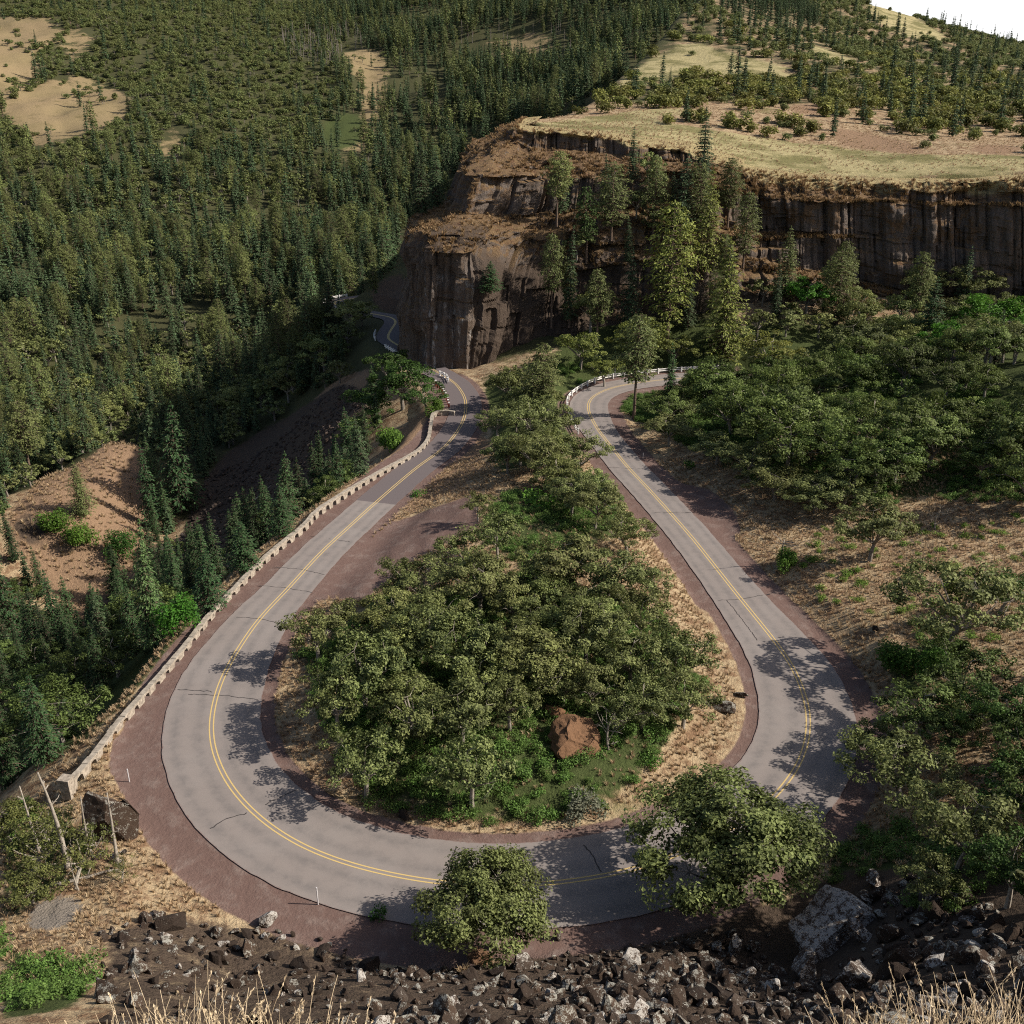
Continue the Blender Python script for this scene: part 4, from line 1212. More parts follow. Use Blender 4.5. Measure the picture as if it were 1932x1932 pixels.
for u, vb, w, k, lab in [(935, 1790, 245, 0, "rounded oak on the rocky bank at bottom centre, hiding part of the yellow line"), (1372, 1690, 325, 1, "largest oak at the bottom, reaching over the road right of centre")]:
    x, y, z = [float(q[0]) for q in cast(np.array([float(u)]), np.array([float(vb)]))]
    f = y * cp - (z - CAM_H) * sp
    s = w * f / F0 / 8.6
    tree("oak_tree", OAKS_FINE[k], (x, y, z), s, s * (.92 if k == 0 else .82), 1.0 + k, lab, "tree", None, (.95, 1, .95))
    STAND.append((x, y, s * 4))

# --- conifers one by one: place, tip row, foot row, width
CON_LIST = [
    (1362, 446, 690, 112, 'p1', "tall sunlit yellow-green pine standing above the white guard fence"),
    (1258, 375, 640, 104, 'p0', "tall bushy grey-green pine just behind and left of the sunlit pine"),
    (1040, 438, 625, 50, 'p3', "slender pine with a long bare pale trunk below the cliff prow"),
    (1074, 424, 610, 46, 'f2', "narrow fir close beside the slender bare-trunked pine"),
    (1152, 302, 470, 70, 'p0', "pine high on the slope under the middle cliff bands"),
    (1106, 350, 500, 52, 'p2', "thin pine next to the dark middle rock face"),
    (1330, 315, 520, 78, 'p1', "pine with sunlit crown under the plateau's grassy roll-off"),
    (1284, 284, 440, 62, 'f1', "pointed fir whose tip reaches the plateau edge"),
    (1232, 310, 450, 66, 'p0', "pine left of the pointed fir below the plateau edge"),
    (926, 492, 660, 58, 'f0', "dark fir in the gully right of the grey rock pillar"),
    (1126, 505, 650, 60, 'p2', "dull pine between the slender pines and the bushy grey-green pine"),
    (1186, 470, 630, 56, 'f3', "shaded fir left of the bushy grey-green pine"),
    (1196, 592, 792, 86, 'p3', "pine with bare lower trunk on the inside of the right curve"),
    (1022, 648, 790, 88, 'p2', "tall pine with bare stems rising from the neck between the road legs"),
    (1402, 360, 500, 55, 'p0', "pine at the start of the right-hand cliff wall"),
    (1478, 425, 570, 66, 'p1', "olive pine in front of the left end of the right-hand cliff wall"),
    (1748, 520, 660, 70, 'f0', "dark fir against the foot of the right-hand cliffs"),
    (292, 980, 1225, 82, 'f2', "pale-tipped slender fir below the stone wall beside the bare dirt slope"),
    (396, 1035, 1150, 74, 'f1', "stout fir below the stone wall at the foot of the dark talus"),
    (464, 982, 1078, 74, 'f0', "full dark fir hugging the stone wall halfway along"),
    (534, 915, 1012, 62, 'f3', "fir next to the round dark bush behind the stone wall"),
    (603, 893, 948, 55, 'f2', "fir at the wall, right of the round dark bush"),
    (681, 783, 898, 52, 'f2', "narrow fir where the wall curves toward the rock pillar"),
    (648, 838, 915, 60, 'f1', "fir in the row behind the upper stone wall"),
    (622, 862, 935, 50, 'f0', "short fir filling the row behind the upper stone wall"),
    (342, 755, 965, 88, 'f1', "broad dark fir with light upper branches left of the talus"),
    (290, 838, 1000, 56, 'f0', "dark fir at the right edge of the bare dirt slope"),
    (62, 752, 912, 76, 'p3', "lone pine with bare lower trunk above the bare dirt slope"),
    (158, 868, 975, 60, 'p1', "small pine on the crest of the bare dirt slope"),
    (88, 1268, 1440, 84, 'f3', "fir with a lit tip in the dark gully at the left margin"),
    (204, 1108, 1275, 56, 'f0', "fir at the lower end of the bare dirt slope"),
    (34, 1060, 1230, 76, 'f1', "dark fir on the left margin beside the bare dirt slope"),
    (116, 1075, 1240, 66, 'f0', "dark fir at the lower left flank of the bare dirt slope"),
]
CX, CY, CZ = cast(np.array([float(c[0]) for c in CON_LIST]), np.array([float(c[2]) for c in CON_LIST]))
for (u, vt, vb, w, k, lab), x, y, z in zip(CON_LIST, CX, CY, CZ):
    h = top_height(x, y, z, vt)
    f = y * cp - (z - CAM_H) * sp
    fam = PINES if k[0] == 'p' else FIRS
    if k == 'p1': fam = [CONE_PINE] * 4
    bw = 7.4 if k == 'p1' else 6.4 if k[0] == 'p' else 5.2
    tn = (1.5, 1.42, .95) if "sunlit" in lab else (.6, .8, .65) if "dark" in lab else (1.5, 1.55, 1.2) if "pale-tipped" in lab else (1, 1, 1)  # pines called sunlit have the sunshine put into their needle colour
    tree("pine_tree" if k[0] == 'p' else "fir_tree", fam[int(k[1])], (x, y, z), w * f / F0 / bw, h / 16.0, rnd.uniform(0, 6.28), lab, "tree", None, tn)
    STAND.append((x, y, w * f / F0 * .4))

# --- bushes one by one
for u, v, w, me, tn, nm, lab in [
    (1098, 1545, 72, SAGE, (1, 1, 1), "sage_bush", "grey-green rounded sage bush on the inner roadside at bottom centre"),
    (566, 960, 52, BIGSHRUB[0], (.45, .8, .35), "round_bush", "round dark green bush against the stone wall"),
    (820, 782, 42, BIGSHRUB[1], (.9, .9, .6), "roadside_bush", "olive bush beside the small walled turnout on the left leg"),
    (740, 850, 60, BIGSHRUB[1], (1, 1, .7), "roadside_bush", "yellow-green bush on the bank behind the wall's bend"),
    (790, 938, 26, SHRUBS[0], (.5, .9, .4), "roadside_bush", "small dark bush at the corner of the gravel pullout"),
    (1025, 960, 70, SHRUBS[2], (.8, 1, .6), "roadside_bush", "green bush beside the straw patch in the loop's upper end"),
    (345, 1195, 80, BIGSHRUB[0], (.45, .85, .35), "round_bush", "bright green bush under the stone wall at mid left"),
    (1690, 1265, 80, BIGSHRUB[1], (.6, .72, .45), "round_bush", "deep green bush at the foot of the largest bench oak"),
    (1760, 1275, 70, BIGSHRUB[0], (.65, .8, .5), "round_bush", "green bush right of the deep green one below the bench oak"),
    (1480, 1072, 50, BIGSHRUB[1], (.9, 1, .6), "round_bush", "green bush at the base of the bleached dead tree"),
    (108, 1010, 60, BIGSHRUB[1], (.75, .85, .5), "round_bush", "olive bush on the upper bare dirt slope"),
    (150, 1035, 55, BIGSHRUB[0], (.8, .9, .5), "round_bush", "lower of two olive bushes on the bare dirt slope"),
    (235, 1050, 60, BIGSHRUB[0], (.4, .6, .4), "round_bush", "dark bush on the right side of the bare dirt slope"),
    (715, 1735, 40, SHRUBS[1], (.4, .6, .4), "roadside_bush", "small dark bush at the road edge above the rocks"),
    (1300, 885, 26, SHRUBS[1], (.6, .9, .4), "roadside_bush", "small green bush on the straw verge of the right leg"),
    (1230, 1440, 36, SHRUBS[2], (.6, 1, .4), "roadside_bush", "green clump on the straw bank right of the grove"),
]:
    x, y, z = [float(q[0]) for q in cast(np.array([float(u)]), np.array([float(v)]))]
    f = y * cp - (z - CAM_H) * sp
    b = {id(SAGE): 2.2}.get(id(me), 3.6 if me in BIGSHRUB else 1.35)
    s = w * f / F0 / b
    single(nm, me, (x, y, z - .05), s, s, rnd.uniform(0, 6.28), lab, "bush", None, tn)

# --- dead trees
for u, vb, h, w, sd, st, lab in [
    (1470, 1065, 5.0, 5.5, 1, False, "bleached dead tree with bare crooked limbs on the dry bench"),
    (1765, 1000, 4.0, 3.2, 2, False, "thin bare tree at the edge of the wood behind the dry bench"),
    (1750, 1340, 3.0, 2.6, 9, False, "bare grey tree low on the straw slope under the bench oak"),
    (75, 1610, 6.0, 1.8, 3, True, "leftmost bare trunk of the dying thicket, bent at the top"),
    (128, 1645, 8.4, 2.0, 4, True, "tallest bare trunk in the dying thicket at lower left"),
    (172, 1610, 5.4, 1.6, 5, True, "bare trunk in the middle of the dying thicket beside the wall's end"),
    (222, 1640, 6.2, 2.4, 6, True, "rightmost bare trunk of the dying thicket next to the big rock"),
    (150, 1680, 3.0, 1.4, 7, True, "short bare trunk low in the dying thicket"),
    (1150, 1415, 4.0, 4.0, 8, False, "bleached bare tree leaning beside the red boulder"),
]:
    x, y, z = [float(q[0]) for q in cast(np.array([float(u)]), np.array([float(vb)]))]
    props(obj("dead_tree", gen_snag(600 + sd, h, w, 9 if not st else 5, st).mesh("dead_tree", M_PALEBARK, smooth=True), None, (x, y, z)), lab, "dead tree")
for i, (u, v, w) in enumerate([(60, 1600, 130), (140, 1640, 120), (25, 1560, 110), (110, 1560, 90), (180, 1575, 70), (60, 1670, 100), (230, 1650, 60)]):
    x, y, z = [float(q[0]) for q in cast(np.array([float(u)]), np.array([float(v) + .35 * w]))]
    f = y * cp - (z - CAM_H) * sp
    lab = ["wide leafy bush in the dying thicket at lower left", "leafy bush round the tallest bare trunk", "leafy bush at the left margin, top of the thicket", "leafy bush behind the bare trunks", "small leafy bush by the wall's end", "lowest leafy bush of the thicket", "small leafy bush under the big dark rock"][i]
    s = w * f / F0 / 7.5
    tree("thicket_bush", (OAK_POOR + OAKS[4:5])[i % 3], (x, y, z - .1), s * 1.1, s, i * 1.3, lab, "bush", None, (.75, .72, .6))
# fallen pale logs
for u, v, L, rz, lab in [(345, 1048, 3.2, 1.0, "short white fallen log on the dark talus near the pale-tipped fir"), (490, 938, 5.0, .7, "thin pale fallen log across the middle of the dark talus"), (165, 1720 - 60, 4.2, .35, "bleached branch lying at the foot of the thicket")]:
    x, y, z = [float(q[0]) for q in cast(np.array([float(u)]), np.array([float(v)]))]
    mb = MB(); q = np.linspace(-.5, .5, 7)
    px = x + np.cos(rz) * q * L; py = y + np.sin(rz) * q * L
    mb.tube(np.stack([px - x, py - y, surf_z(px, py) + .16 - z], 1), np.linspace(.16, .07, 7), 7)
    mb.tube(A([px[3] - x, py[3] - y, surf_z(px, py)[3] + .2 - z], [px[3] - x + .3, py[3] - y + .5, surf_z(px, py)[3] + .9 - z]), A(.06, .02), 5)
    props(obj("fallen_log", mb.mesh("fallen_log", M_PALEBARK, smooth=True), None, (x, y, z)), lab, "log")

# ------------------------------------------------------------------ scattered woods
def jitter_grid(x0, x1, y0, y1, step):
    mx, my = (x0 + x1) / 2, (y0 + y1) / 2; R_ = math.hypot(x1 - x0, y1 - y0) / 2 + step
    gx, gy = np.meshgrid(np.arange(-R_, R_, step), np.arange(-R_, R_, step), indexing='ij')
    gx = gx.ravel() + nr.uniform(-.62, .62, gx.size) * step; gy = gy.ravel() + nr.uniform(-.62, .62, gy.size) * step
    c, s = math.cos(.53), math.sin(.53)
    x, y = mx + gx * c - gy * s, my + gx * s + gy * c
    k = (x > x0) & (x < x1) & (y > y0) & (y < y1)
    return x[k], y[k]


def clear_of_stands(x, y, f=1.0):
    ok = np.ones(len(x), bool)
    for sx, sy, r in STAND: ok &= (x - sx) ** 2 + (y - sy) ** 2 > (r * f) ** 2
    return ok


def near_road(x, y):
    d, _ = dist_line(x, y, RD[::4]); d2, _ = dist_line(x, y, FARROAD[::4])
    return np.minimum(d, d2)


_proto_col = bpy.data.collections.new("plant_kinds")


def stuff(name, meshes, x, y, z, rot, scale, idx, label, mat=None, tilt=None):
    """one object that grows its pieces from points"""
    col = bpy.data.collections.new(name + "_kinds")
    for i, me in enumerate(meshes):
        col.objects.link(bpy.data.objects.new("%s_kind_%02d" % (name, i), me))
    n = len(x)
    me = bpy.data.meshes.new(name)
    me.vertices.add(n); me.vertices.foreach_set('co', np.stack([x, y, z], 1).astype(np.float32).ravel())
    for k, t, a in (('rot', 'FLOAT_VECTOR', np.stack([tilt[0] if tilt is not None else 0 * rot, tilt[1] if tilt is not None else 0 * rot, rot], 1)), ('size', 'FLOAT_VECTOR', scale)):
        at = me.attributes.new(k, t, 'POINT'); at.data.foreach_set('vector', np.asarray(a, np.float32).ravel())
    at = me.attributes.new('kind_index', 'INT', 'POINT'); at.data.foreach_set('value', np.asarray(idx, np.int32))
    o = obj(name, me); props(o, label, None, None, 'stuff')
    ng = bpy.data.node_groups.new(name, 'GeometryNodeTree')
    ng.interface.new_socket("Geometry", in_out='INPUT', socket_type='NodeSocketGeometry')
    ng.interface.new_socket("Geometry", in_out='OUTPUT', socket_type='NodeSocketGeometry')
    N, Lk = ng.nodes.new, ng.links.new
    gi, go, iop, ci = N('NodeGroupInput'), N('NodeGroupOutput'), N('GeometryNodeInstanceOnPoints'), N('GeometryNodeCollectionInfo')
    ci.inputs['Collection'].default_value = col; ci.inputs['Separate Children'].default_value = True; ci.inputs['Reset Children'].default_value = True
    iop.inputs['Pick Instance'].default_value = True

    def at_(nm, t):
        q = N('GeometryNodeInputNamedAttribute'); q.data_type = t; q.inputs[0].default_value = nm; return q.outputs[0]
    Lk(gi.outputs[0], iop.inputs['Points']); Lk(ci.outputs[0], iop.inputs['Instance'])
    Lk(at_('kind_index', 'INT'), iop.inputs['Instance Index']); Lk(at_('size', 'FLOAT_VECTOR'), iop.inputs['Scale'])
    er = N('FunctionNodeEulerToRotation'); Lk(at_('rot', 'FLOAT_VECTOR'), er.inputs[0]); Lk(er.outputs[0], iop.inputs['Rotation'])
    Lk(iop.outputs[0], go.inputs[0])
    md = o.modifiers.new("grow", 'NODES'); md.node_group = ng
    return o


CAND = []   # x, y, z, kind, height, region


def add_wood(x, y, kind, h, region):
    z = surf_z(x, y)
    for a in zip(x, y, z, kind, h, [region] * len(x)): CAND.append(a)


# 1. hillside across the canyon
for step, y0, y1 in ((5.6, 215, 480), (6.6, 480, 800), (7.0, 800, 1500)):
    x, y = jitter_grid(-.62 * y1 - 60, .16 * y1, y0, y1, step)
    k = (np.abs(x) < .60 * y + 60)
    x, y = x[k], y[k]
    sd = poly_sd(x, y, UPOLY)
    z = surf_z(x, y); u, v = project(x, y, z)
    k = (sd < -14) & (u > -60) & (u < 1420) & (v > -70) & (v < 1010) & (near_road(x, y) > 7) & ~((x > -38) & (y < 300) & (v > 640)) & ~((x > -16) & (y < 330))
    p = np.full(len(x), .93)
    p[wash(u, v, P_SPARSE) > 0] = .42
    shr = (u < 640) & (v < 340)
    p[shr] = np.maximum(p[shr], .9)
    p[wash(u, v, P_MEADOW + [P_GREENM]) > 0] = .07
    p[wash(u, v, P_RED + P_TALUS) > 0] = .02
    p *= np.where(shr & (p > .5), .8, .40) + .8 * sstep(-.3, .15, fbm(x / 38, y / 38, 0, 3, 77))
    k &= nr.random(len(x)) < p
    x, y, u, v, z = x[k], y[k], u[k], v[k], z[k]
    s = seen(x, y, z + 6)
    x, y, u, v = x[s], y[s], u[s], v[s]
    r = nr.random(len(x))
    pc = np.clip(.64 + .3 * sstep(560, 900, u) - .75 * (1 - sstep(200, 420, v)) * (1 - sstep(520, 700, u)) - .38 * sstep(500, 850, v) + .35 * fbm(x / 60, y / 60, 0, 2, 5), .05, .97)
    kind = np.where(r < pc, np.where(nr.random(len(x)) < .28, 2, 1), 0)       # 0 oak 1 fir 2 pine
    snag = (wash(u, v, P_SPARSE[1:2] + P_SPARSE[3:]) > 0) & (nr.random(len(x)) < .5)
    kind = np.where(snag, 3, kind)
    h = np.where(kind == 0, nr.uniform(4.0, 9.5, len(x)) * np.where((v < 300), .8, 1), np.where(kind == 3, nr.uniform(8, 14, len(x)), nr.uniform(9, 23, len(x)) * np.where(y < 420, .85, 1)))
    kind = np.where((kind == 0) & (u < 660) & (v < 360) & (nr.random(len(x)) < .8), 4, kind); h = np.where(kind == 4, nr.uniform(2.4, 5.4, len(x)), h)
    add_wood(x, y, kind, h, 0)
# 2. gully below the stone wall
x, y = jitter_grid(-130, -24, 55, 260, 3.9)
z = surf_z(x, y); u, v = project(x, y, z)
dw, kw = dist_line(x, y, WALL[::6])
k = (poly_sd(x, y, UPOLY) < -10) & (wash(u, v, P_RED[:1] + P_TALUS[:2]) < .5) & (dw > 6.5) & (near_road(x, y) > 13) & (u > -140) & clear_of_stands(x, y) & (x < np.interp(y, WALL[::-1, 1], WALL[::-1, 0]) - 5) & (z < -3.5)
k &= nr.random(len(x)) < np.where(v > 1090, .97, .7) * (1 - .75 * in_poly(u, v, P_RED[1]))
x, y, v = x[k], y[k], v[k]; n = len(x)
kind = np.where(nr.random(n) < .72, 1, 0)
h = np.where(kind == 0, nr.uniform(3.5, 6, n), nr.uniform(6, 11.5, n) * np.where(v > 1250, .85, 1))
add_wood(x, y, kind, h, 1)
# 3. wood between the right curve and the cliffs
P_WOOD = [(1130, 690), (1180, 720), (1225, 790), (1330, 880), (1420, 935), (1560, 975), (1700, 955), (2080, 975), (2080, 560), (1932, 560), (1700, 560), (1560, 540), (1420, 400), (1300, 325), (1180, 322), (1060, 385), (1010, 480), (985, 560), (1000, 640), (1060, 690)]
x, y = jitter_grid(-4, 150, 100, 225, 5.5)
z = surf_z(x, y); u, v = project(x, y, z)
k = in_poly(u, v, P_WOOD) & (near_road(x, y) > 9) & clear_of_stands(x, y, .8) & ~((u > 1440) & (v < 545)) & ~in_poly(u, v, [(1880, 690), (1960, 690), (1960, 760), (1860, 760)])
k &= nr.random(len(x)) < .8
x, y, u, v = x[k], y[k], u[k], v[k]; n = len(x)
pc = np.clip(.75 - .9 * sstep(560, 680, v), .04, 1) * (1 - .65 * sstep(1450, 1600, u))
kind = np.where(nr.random(n) < pc, np.where(nr.random(n) < .55, 2, 1), 0)
h = np.where(kind == 0, nr.uniform(4.0, 8.6, n) * np.where(near_road(x, y) < 16, .72, 1), nr.uniform(9, 15, n))
add_wood(x, y, kind, h, 2)
# 4. lower right slope and the loop's fill
x, y = jitter_grid(26, 60, 36, 92, 4.6)
z = surf_z(x, y); u, v = project(x, y, z)
k = in_poly(u, v, [(1680, 1560), (1720, 1370), (1830, 1320), (2100, 1250), (2100, 1760), (1720, 1720)]) & (near_road(x, y) > 8) & clear_of_stands(x, y, .75)
x, y = x[k], y[k]; n = len(x)
add_wood(x, y, np.zeros(n, int), nr.uniform(3.5, 6.0, n), 3)
x, y = jitter_grid(-24, 24, 58, 178, 4.6)
z = surf_z(x, y); u, v = project(x, y, z)
k = (in_poly(u, v, [(640, 1210), (780, 1110), (1000, 1130), (1150, 1130), (1250, 1260), (1000, 1330), (700, 1370)]) | in_poly(u, v, [(935, 690), (1030, 690), (1060, 760), (1110, 880), (1160, 960), (1060, 960), (960, 900)])) & (near_road(x, y) > 7.5) & clear_of_stands(x, y, .62) & ~in_poly(u, v, [(1000, 1350), (1180, 1350), (1180, 1450), (1000, 1450)])
x, y = x[k], y[k]; n = len(x)
add_wood(x, y, np.zeros(n, int), nr.uniform(3.6, 5.2, n), 4)
# 5. plateau and hill
for step, y0, y1 in ((5.4, 240, 420), (6.6, 420, 980)):
    x, y = jitter_grid(-10, .62 * y1, y0, y1, step)
    k = (x < .6 * y + 30); x, y = x[k], y[k]
    sd = poly_sd(x, y, UPOLY); z = surf_z(x, y); u, v = project(x, y, z)
    k = (sd > 4) & (u < 2000) & (v > -60)
    p = .55 + .6 * sstep(-.25, .2, fbm(x / 30, y / 30, 0, 3, 41))
    p = np.where(v > 205 + 45 * sstep(1300, 1932, u), p * .10, p)
    p = np.where(in_poly(u, v, [(1230, 225), (1420, 220), (1590, 250), (1560, 275), (1400, 262), (1270, 250)]), .75, p)
    p = np.where(wash(u, v, P_BRIGHT) > 0, .022, p); p = np.where(wash(u, v, P_HILLRED) > 0, .15, p)
    p = np.where(in_poly(u, v, [(1640, 140), (2000, 120), (2000, 265), (1700, 255), (1560, 215)]), .85, p)
    p = np.where(in_poly(u, v, [(1330, 0), (1500, 0), (1560, 60), (1420, 60)]), .85, p)
    k &= nr.random(len(x)) < p
    x, y, z = x[k], y[k], z[k]
    s = seen(x, y, z + 2.5); x, y = x[s], y[s]; n = len(x)
    u, v = project(x, y, surf_z(x, y))
    pc = np.where(in_poly(u, v, [(1330, 0), (1500, 0), (1560, 60), (1420, 60)]), .9, .10)
    kind = np.where(nr.random(n) < pc, 1, 4)
    h = np.where(kind == 4, nr.uniform(1.6, 4.2, n), nr.uniform(7, 13, n))
    add_wood(x, y, kind, h, 5)

REGION = {
    0: ("on the far hillside across the canyon", "hillside across the canyon"), 1: ("in the gully below the stone wall", "gully below the stone wall"), 2: ("in the wood between the right curve and the cliffs", "wood below the cliffs"),
    3: ("on the shaded slope at the lower right", "lower right slope"), 4: ("filling the loop grove between larger oaks", "loop grove"), 5: ("dotting the grassy hill behind the plateau", "hill behind the plateau")}
KNAME = {0: ("oak_tree", "oak", "tree"), 1: ("fir_tree", "fir", "tree"), 2: ("pine_tree", "pine", "tree"), 3: ("dead_tree", "bare dead trunk", "dead tree"), 4: ("scrub_oak", "scrub oak", "tree")}
FULL = {0: OAKS[:7], 1: FIRS, 2: PINES}
MID = {0: OAKS_MID, 1: FIRS_MID, 2: PINES_MID, 3: SNAGS_FAR, 4: SCRUB}
FARM = {0: OAKS_FAR, 1: FIRS_FAR, 2: PINES_MID, 3: SNAGS_FAR, 4: SCRUB}
BASEH = {0: (7.0, 6.5, 6.0), 1: (16., 16., 16.), 2: (16., 16., 16.), 3: (12., 12., 12.), 4: (3., 3., 3.)}
cx, cy, cz, ck, ch, cr_ = [np.array(a) for a in zip(*CAND)]
dep = cy * cp - (cz - CAM_H) * sp
app = ch / dep
_cu, _cv = project(cx, cy, cz)
infr = (_cu > -20) & (_cu < 1952) & (_cv > -20) & (_cv < 1990)
far_rows = []
_hand = {0: len(OAK_LIST) + 2, 1: 20, 2: 14, 3: 9, 4: 0}
BAND = [(0, 330, "near the top of"), (330, 520, "on the middle of"), (520, 2000, "low on")]
for kd in (0, 1, 2, 3, 4):
    idx = np.flatnonzero(ck == kd)
    order = idx[np.argsort(-(app[idx] + infr[idx] * 10))]
    keep = order[:290 - _hand[kd]]
    far_rows += list(order[290 - _hand[kd]:])
    for n_, i in enumerate(keep):
        nm, word, cat = KNAME[kd]
        reg, grp = REGION[int(cr_[i])]
        if cr_[i] == 0:
            for a, b, t in BAND:
                if a <= _cv[i] < b: reg, grp = t + " the hillside across the canyon", t + " the " + grp
        look = {0: "rounded olive oak", 1: "dark narrow fir", 2: "loose-crowned green pine", 3: "bare grey dead trunk", 4: "low rounded olive scrub oak"}[kd]
        if kd == 0 and cr_[i] == 5: look = "low olive oak"
        lab = look + " " + reg; grp = word + "s: " + grp
        rot = float(nr.uniform(0, 6.28)); loc = (cx[i], cy[i], cz[i])
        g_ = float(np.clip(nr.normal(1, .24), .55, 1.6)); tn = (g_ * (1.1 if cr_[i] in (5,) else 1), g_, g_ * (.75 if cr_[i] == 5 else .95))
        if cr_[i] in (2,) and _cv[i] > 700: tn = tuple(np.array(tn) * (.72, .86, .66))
        if cr_[i] in (1, 3): tn = tuple(np.array(tn) * (.6, .74, .6))  # vignette darkness of the lower corners put into the crown colour
        if kd < 3 and app[i] * F0 / 1.9 > 30:
            m = FULL[kd][int(nr.integers(len(FULL[kd])))]; s = ch[i] / BASEH[kd][0]
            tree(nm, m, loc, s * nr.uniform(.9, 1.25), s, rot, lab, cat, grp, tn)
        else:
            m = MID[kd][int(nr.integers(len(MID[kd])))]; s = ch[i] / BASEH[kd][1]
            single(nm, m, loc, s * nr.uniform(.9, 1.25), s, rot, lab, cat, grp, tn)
far_rows = np.array(far_rows)
_near = app[far_rows] * F0 / 1.9 > 15
allm, start = [], {}
for tag_, D in (('m', MID), ('f', FARM)):
    for kd in (0, 1, 2, 3, 4): start[(tag_, kd)] = (len(allm), len(D[kd])); allm += D[kd]
ii = np.array([start[('m' if q else 'f', int(ck[i]))][0] + int(nr.integers(start[('m' if q else 'f', int(ck[i]))][1])) for i, q in zip(far_rows, _near)])
sz = np.array([ch[i] / BASEH[int(ck[i])][1 if q else 2] for i, q in zip(far_rows, _near)])
wd = sz * nr.uniform(.9, 1.3, len(sz))
stuff("far_forest", allm, cx[far_rows], cy[far_rows], cz[far_rows], nr.uniform(0, 6.28, len(sz)), np.stack([wd, wd, sz], 1), ii, "distant forest of firs and oaks covering the hillsides")
print("trees", len(ck), "in stuff", len(far_rows))

# ------------------------------------------------------------------ ground cover
def cover(name, meshes, step, box, test, smin, smax, label, zoff=0.0):
    x, y = jitter_grid(*box, step)
    z = grid_z(x, y); u, v = project(x, y, z)
    k = (u > -60) & (u < 2000) & (v < 2000) & (near_road(x, y) > 3.0) & test(x, y, u, v)
    x, y, z = x[k], y[k], z[k]; n = len(x)
    s = nr.uniform(smin, smax, n)
    stuff(name, meshes, x, y, z + zoff, nr.uniform(0, 6.28, n), np.stack([s, s, s * nr.uniform(.7, 1.2, n)], 1), nr.integers(0, len(meshes), n), label)
    return n


def verge_ok(x, y):
    d, k = dist_line(x, y, RD[::2]); k = k * 2
    lat = (x - RD[k, 0]) * RN[k, 0] + (y - RD[k, 1]) * RN[k, 1]
    e = d - np.where(lat > 0, HW_IN[k], HW_OUT[k])
    return e > np.where(lat < 0, np.where(RU[k] < 900, 3.3, 2.2), np.where(RU[k] > 1000, 2.0, 1.1))


print("tufts", cover("dry_grass", TUFTS, .45, (-50, 62, 40, 140), lambda x, y, u, v: verge_ok(x, y) & (wash(u, v, P_GRAVEL + P_TALUS + P_PALE) < .5) & (nr.random(len(x)) < np.where(wash(u, v, P_GREEN[:4]) > 0, .3, .8)) & (x > np.interp(y, WALL[::-1, 1], WALL[::-1, 0]) - 4), .45, 1.1, "dry straw-coloured grass on the banks and bench"))
print("under", cover("undergrowth", SHRUBS, 1.0, (-40, 70, 36, 190), lambda x, y, u, v: verge_ok(x, y) & (wash(u, v, P_GREEN[:3] + P_GREEN[4:7] + P_GREEN[8:]) > 0) & (fbm(x / 5, y / 5, 0, 3, 13) > np.where(in_poly(u, v, P_GREEN[0]), -.35, -.1)), .5, 1.25, "low green undergrowth beneath the oaks", -.05))
print("hill tufts", cover("hillside_grass", TUFTS, 1.3, (-110, -34, 130, 240), lambda x, y, u, v: (wash(u, v, P_RED[:1]) > 0) & (nr.random(len(x)) < .75), 1.2, 2.4, "sparse dry grass on the bare dirt slope"))
# scattered green plants on the dry bench: countable, one by one
x, y = jitter_grid(26, 62, 80, 118, 2.3)
z = grid_z(x, y); u, v = project(x, y, z)
k = in_poly(u, v, [(1480, 1060), (1560, 985), (1932, 960), (1950, 1260), (1640, 1190), (1560, 1150)]) & (near_road(x, y) > 6) & (fbm(x / 4, y / 4, 0, 2, 3) > -.2)
for a, b, c in list(zip(x[k], y[k], z[k]))[:170]:
    s = float(nr.uniform(.55, 1.2))
    single("low_plant", SHRUBS[int(nr.integers(3))], (a, b, c - .05), s, s * .8, float(nr.uniform(0, 6.28)), "low green plant growing in the straw of the dry bench", "plant", "low green plants on the dry bench", (1.35, 1.25, .85))

# bunchgrass on the ledges, the rim and the plateau
_N, _key, _rim = CLN[0]
_fl = (np.abs(_N[..., 2]) > .55) & (_key[None] > .8) & (_key[None] < 7.4)
_cand = np.argwhere(_fl); _cand = _cand[nr.random(len(_cand)) < min(1, 7000 / len(_cand))]
_pt = CLV[_cand[:, 0], _cand[:, 1]]
BUNCH = [gen_tuft(450 + i, .6, 14, .10, .35).mesh("bunchgrass", M_BUNCH, tint=True) for i in range(3)]
_s = nr.uniform(.6, 1.9, len(_pt))
stuff("ledge_grass", BUNCH, _pt[:, 0], _pt[:, 1], _pt[:, 2] - .1, nr.uniform(0, 6.28, len(_pt)), np.stack([_s, _s, _s * .8], 1), nr.integers(0, 3, len(_pt)), "rusty brown bunchgrass on the cliff ledges")
x, y = jitter_grid(-5, 150, 205, 330, 1.5)
sd = poly_sd(x, y, UPOLY); z = surf_z(x, y); u, v = project(x, y, z)
k = (sd > 1.5) & (u > 900) & (u < 1990) & (fbm(x / 7, y / 7, 0, 3, 19) > -.12); x, y, z = x[k], y[k], z[k]; n = len(x)
_s = nr.uniform(.7, 1.7, n)
stuff("plateau_grass", TUFTS, x, y, z - .05, nr.uniform(0, 6.28, n), np.stack([_s, _s, _s * .7], 1), nr.integers(0, len(TUFTS), n), "pale bunchgrass over the plateau top")
print("ledge", len(_pt), "plateau", n)
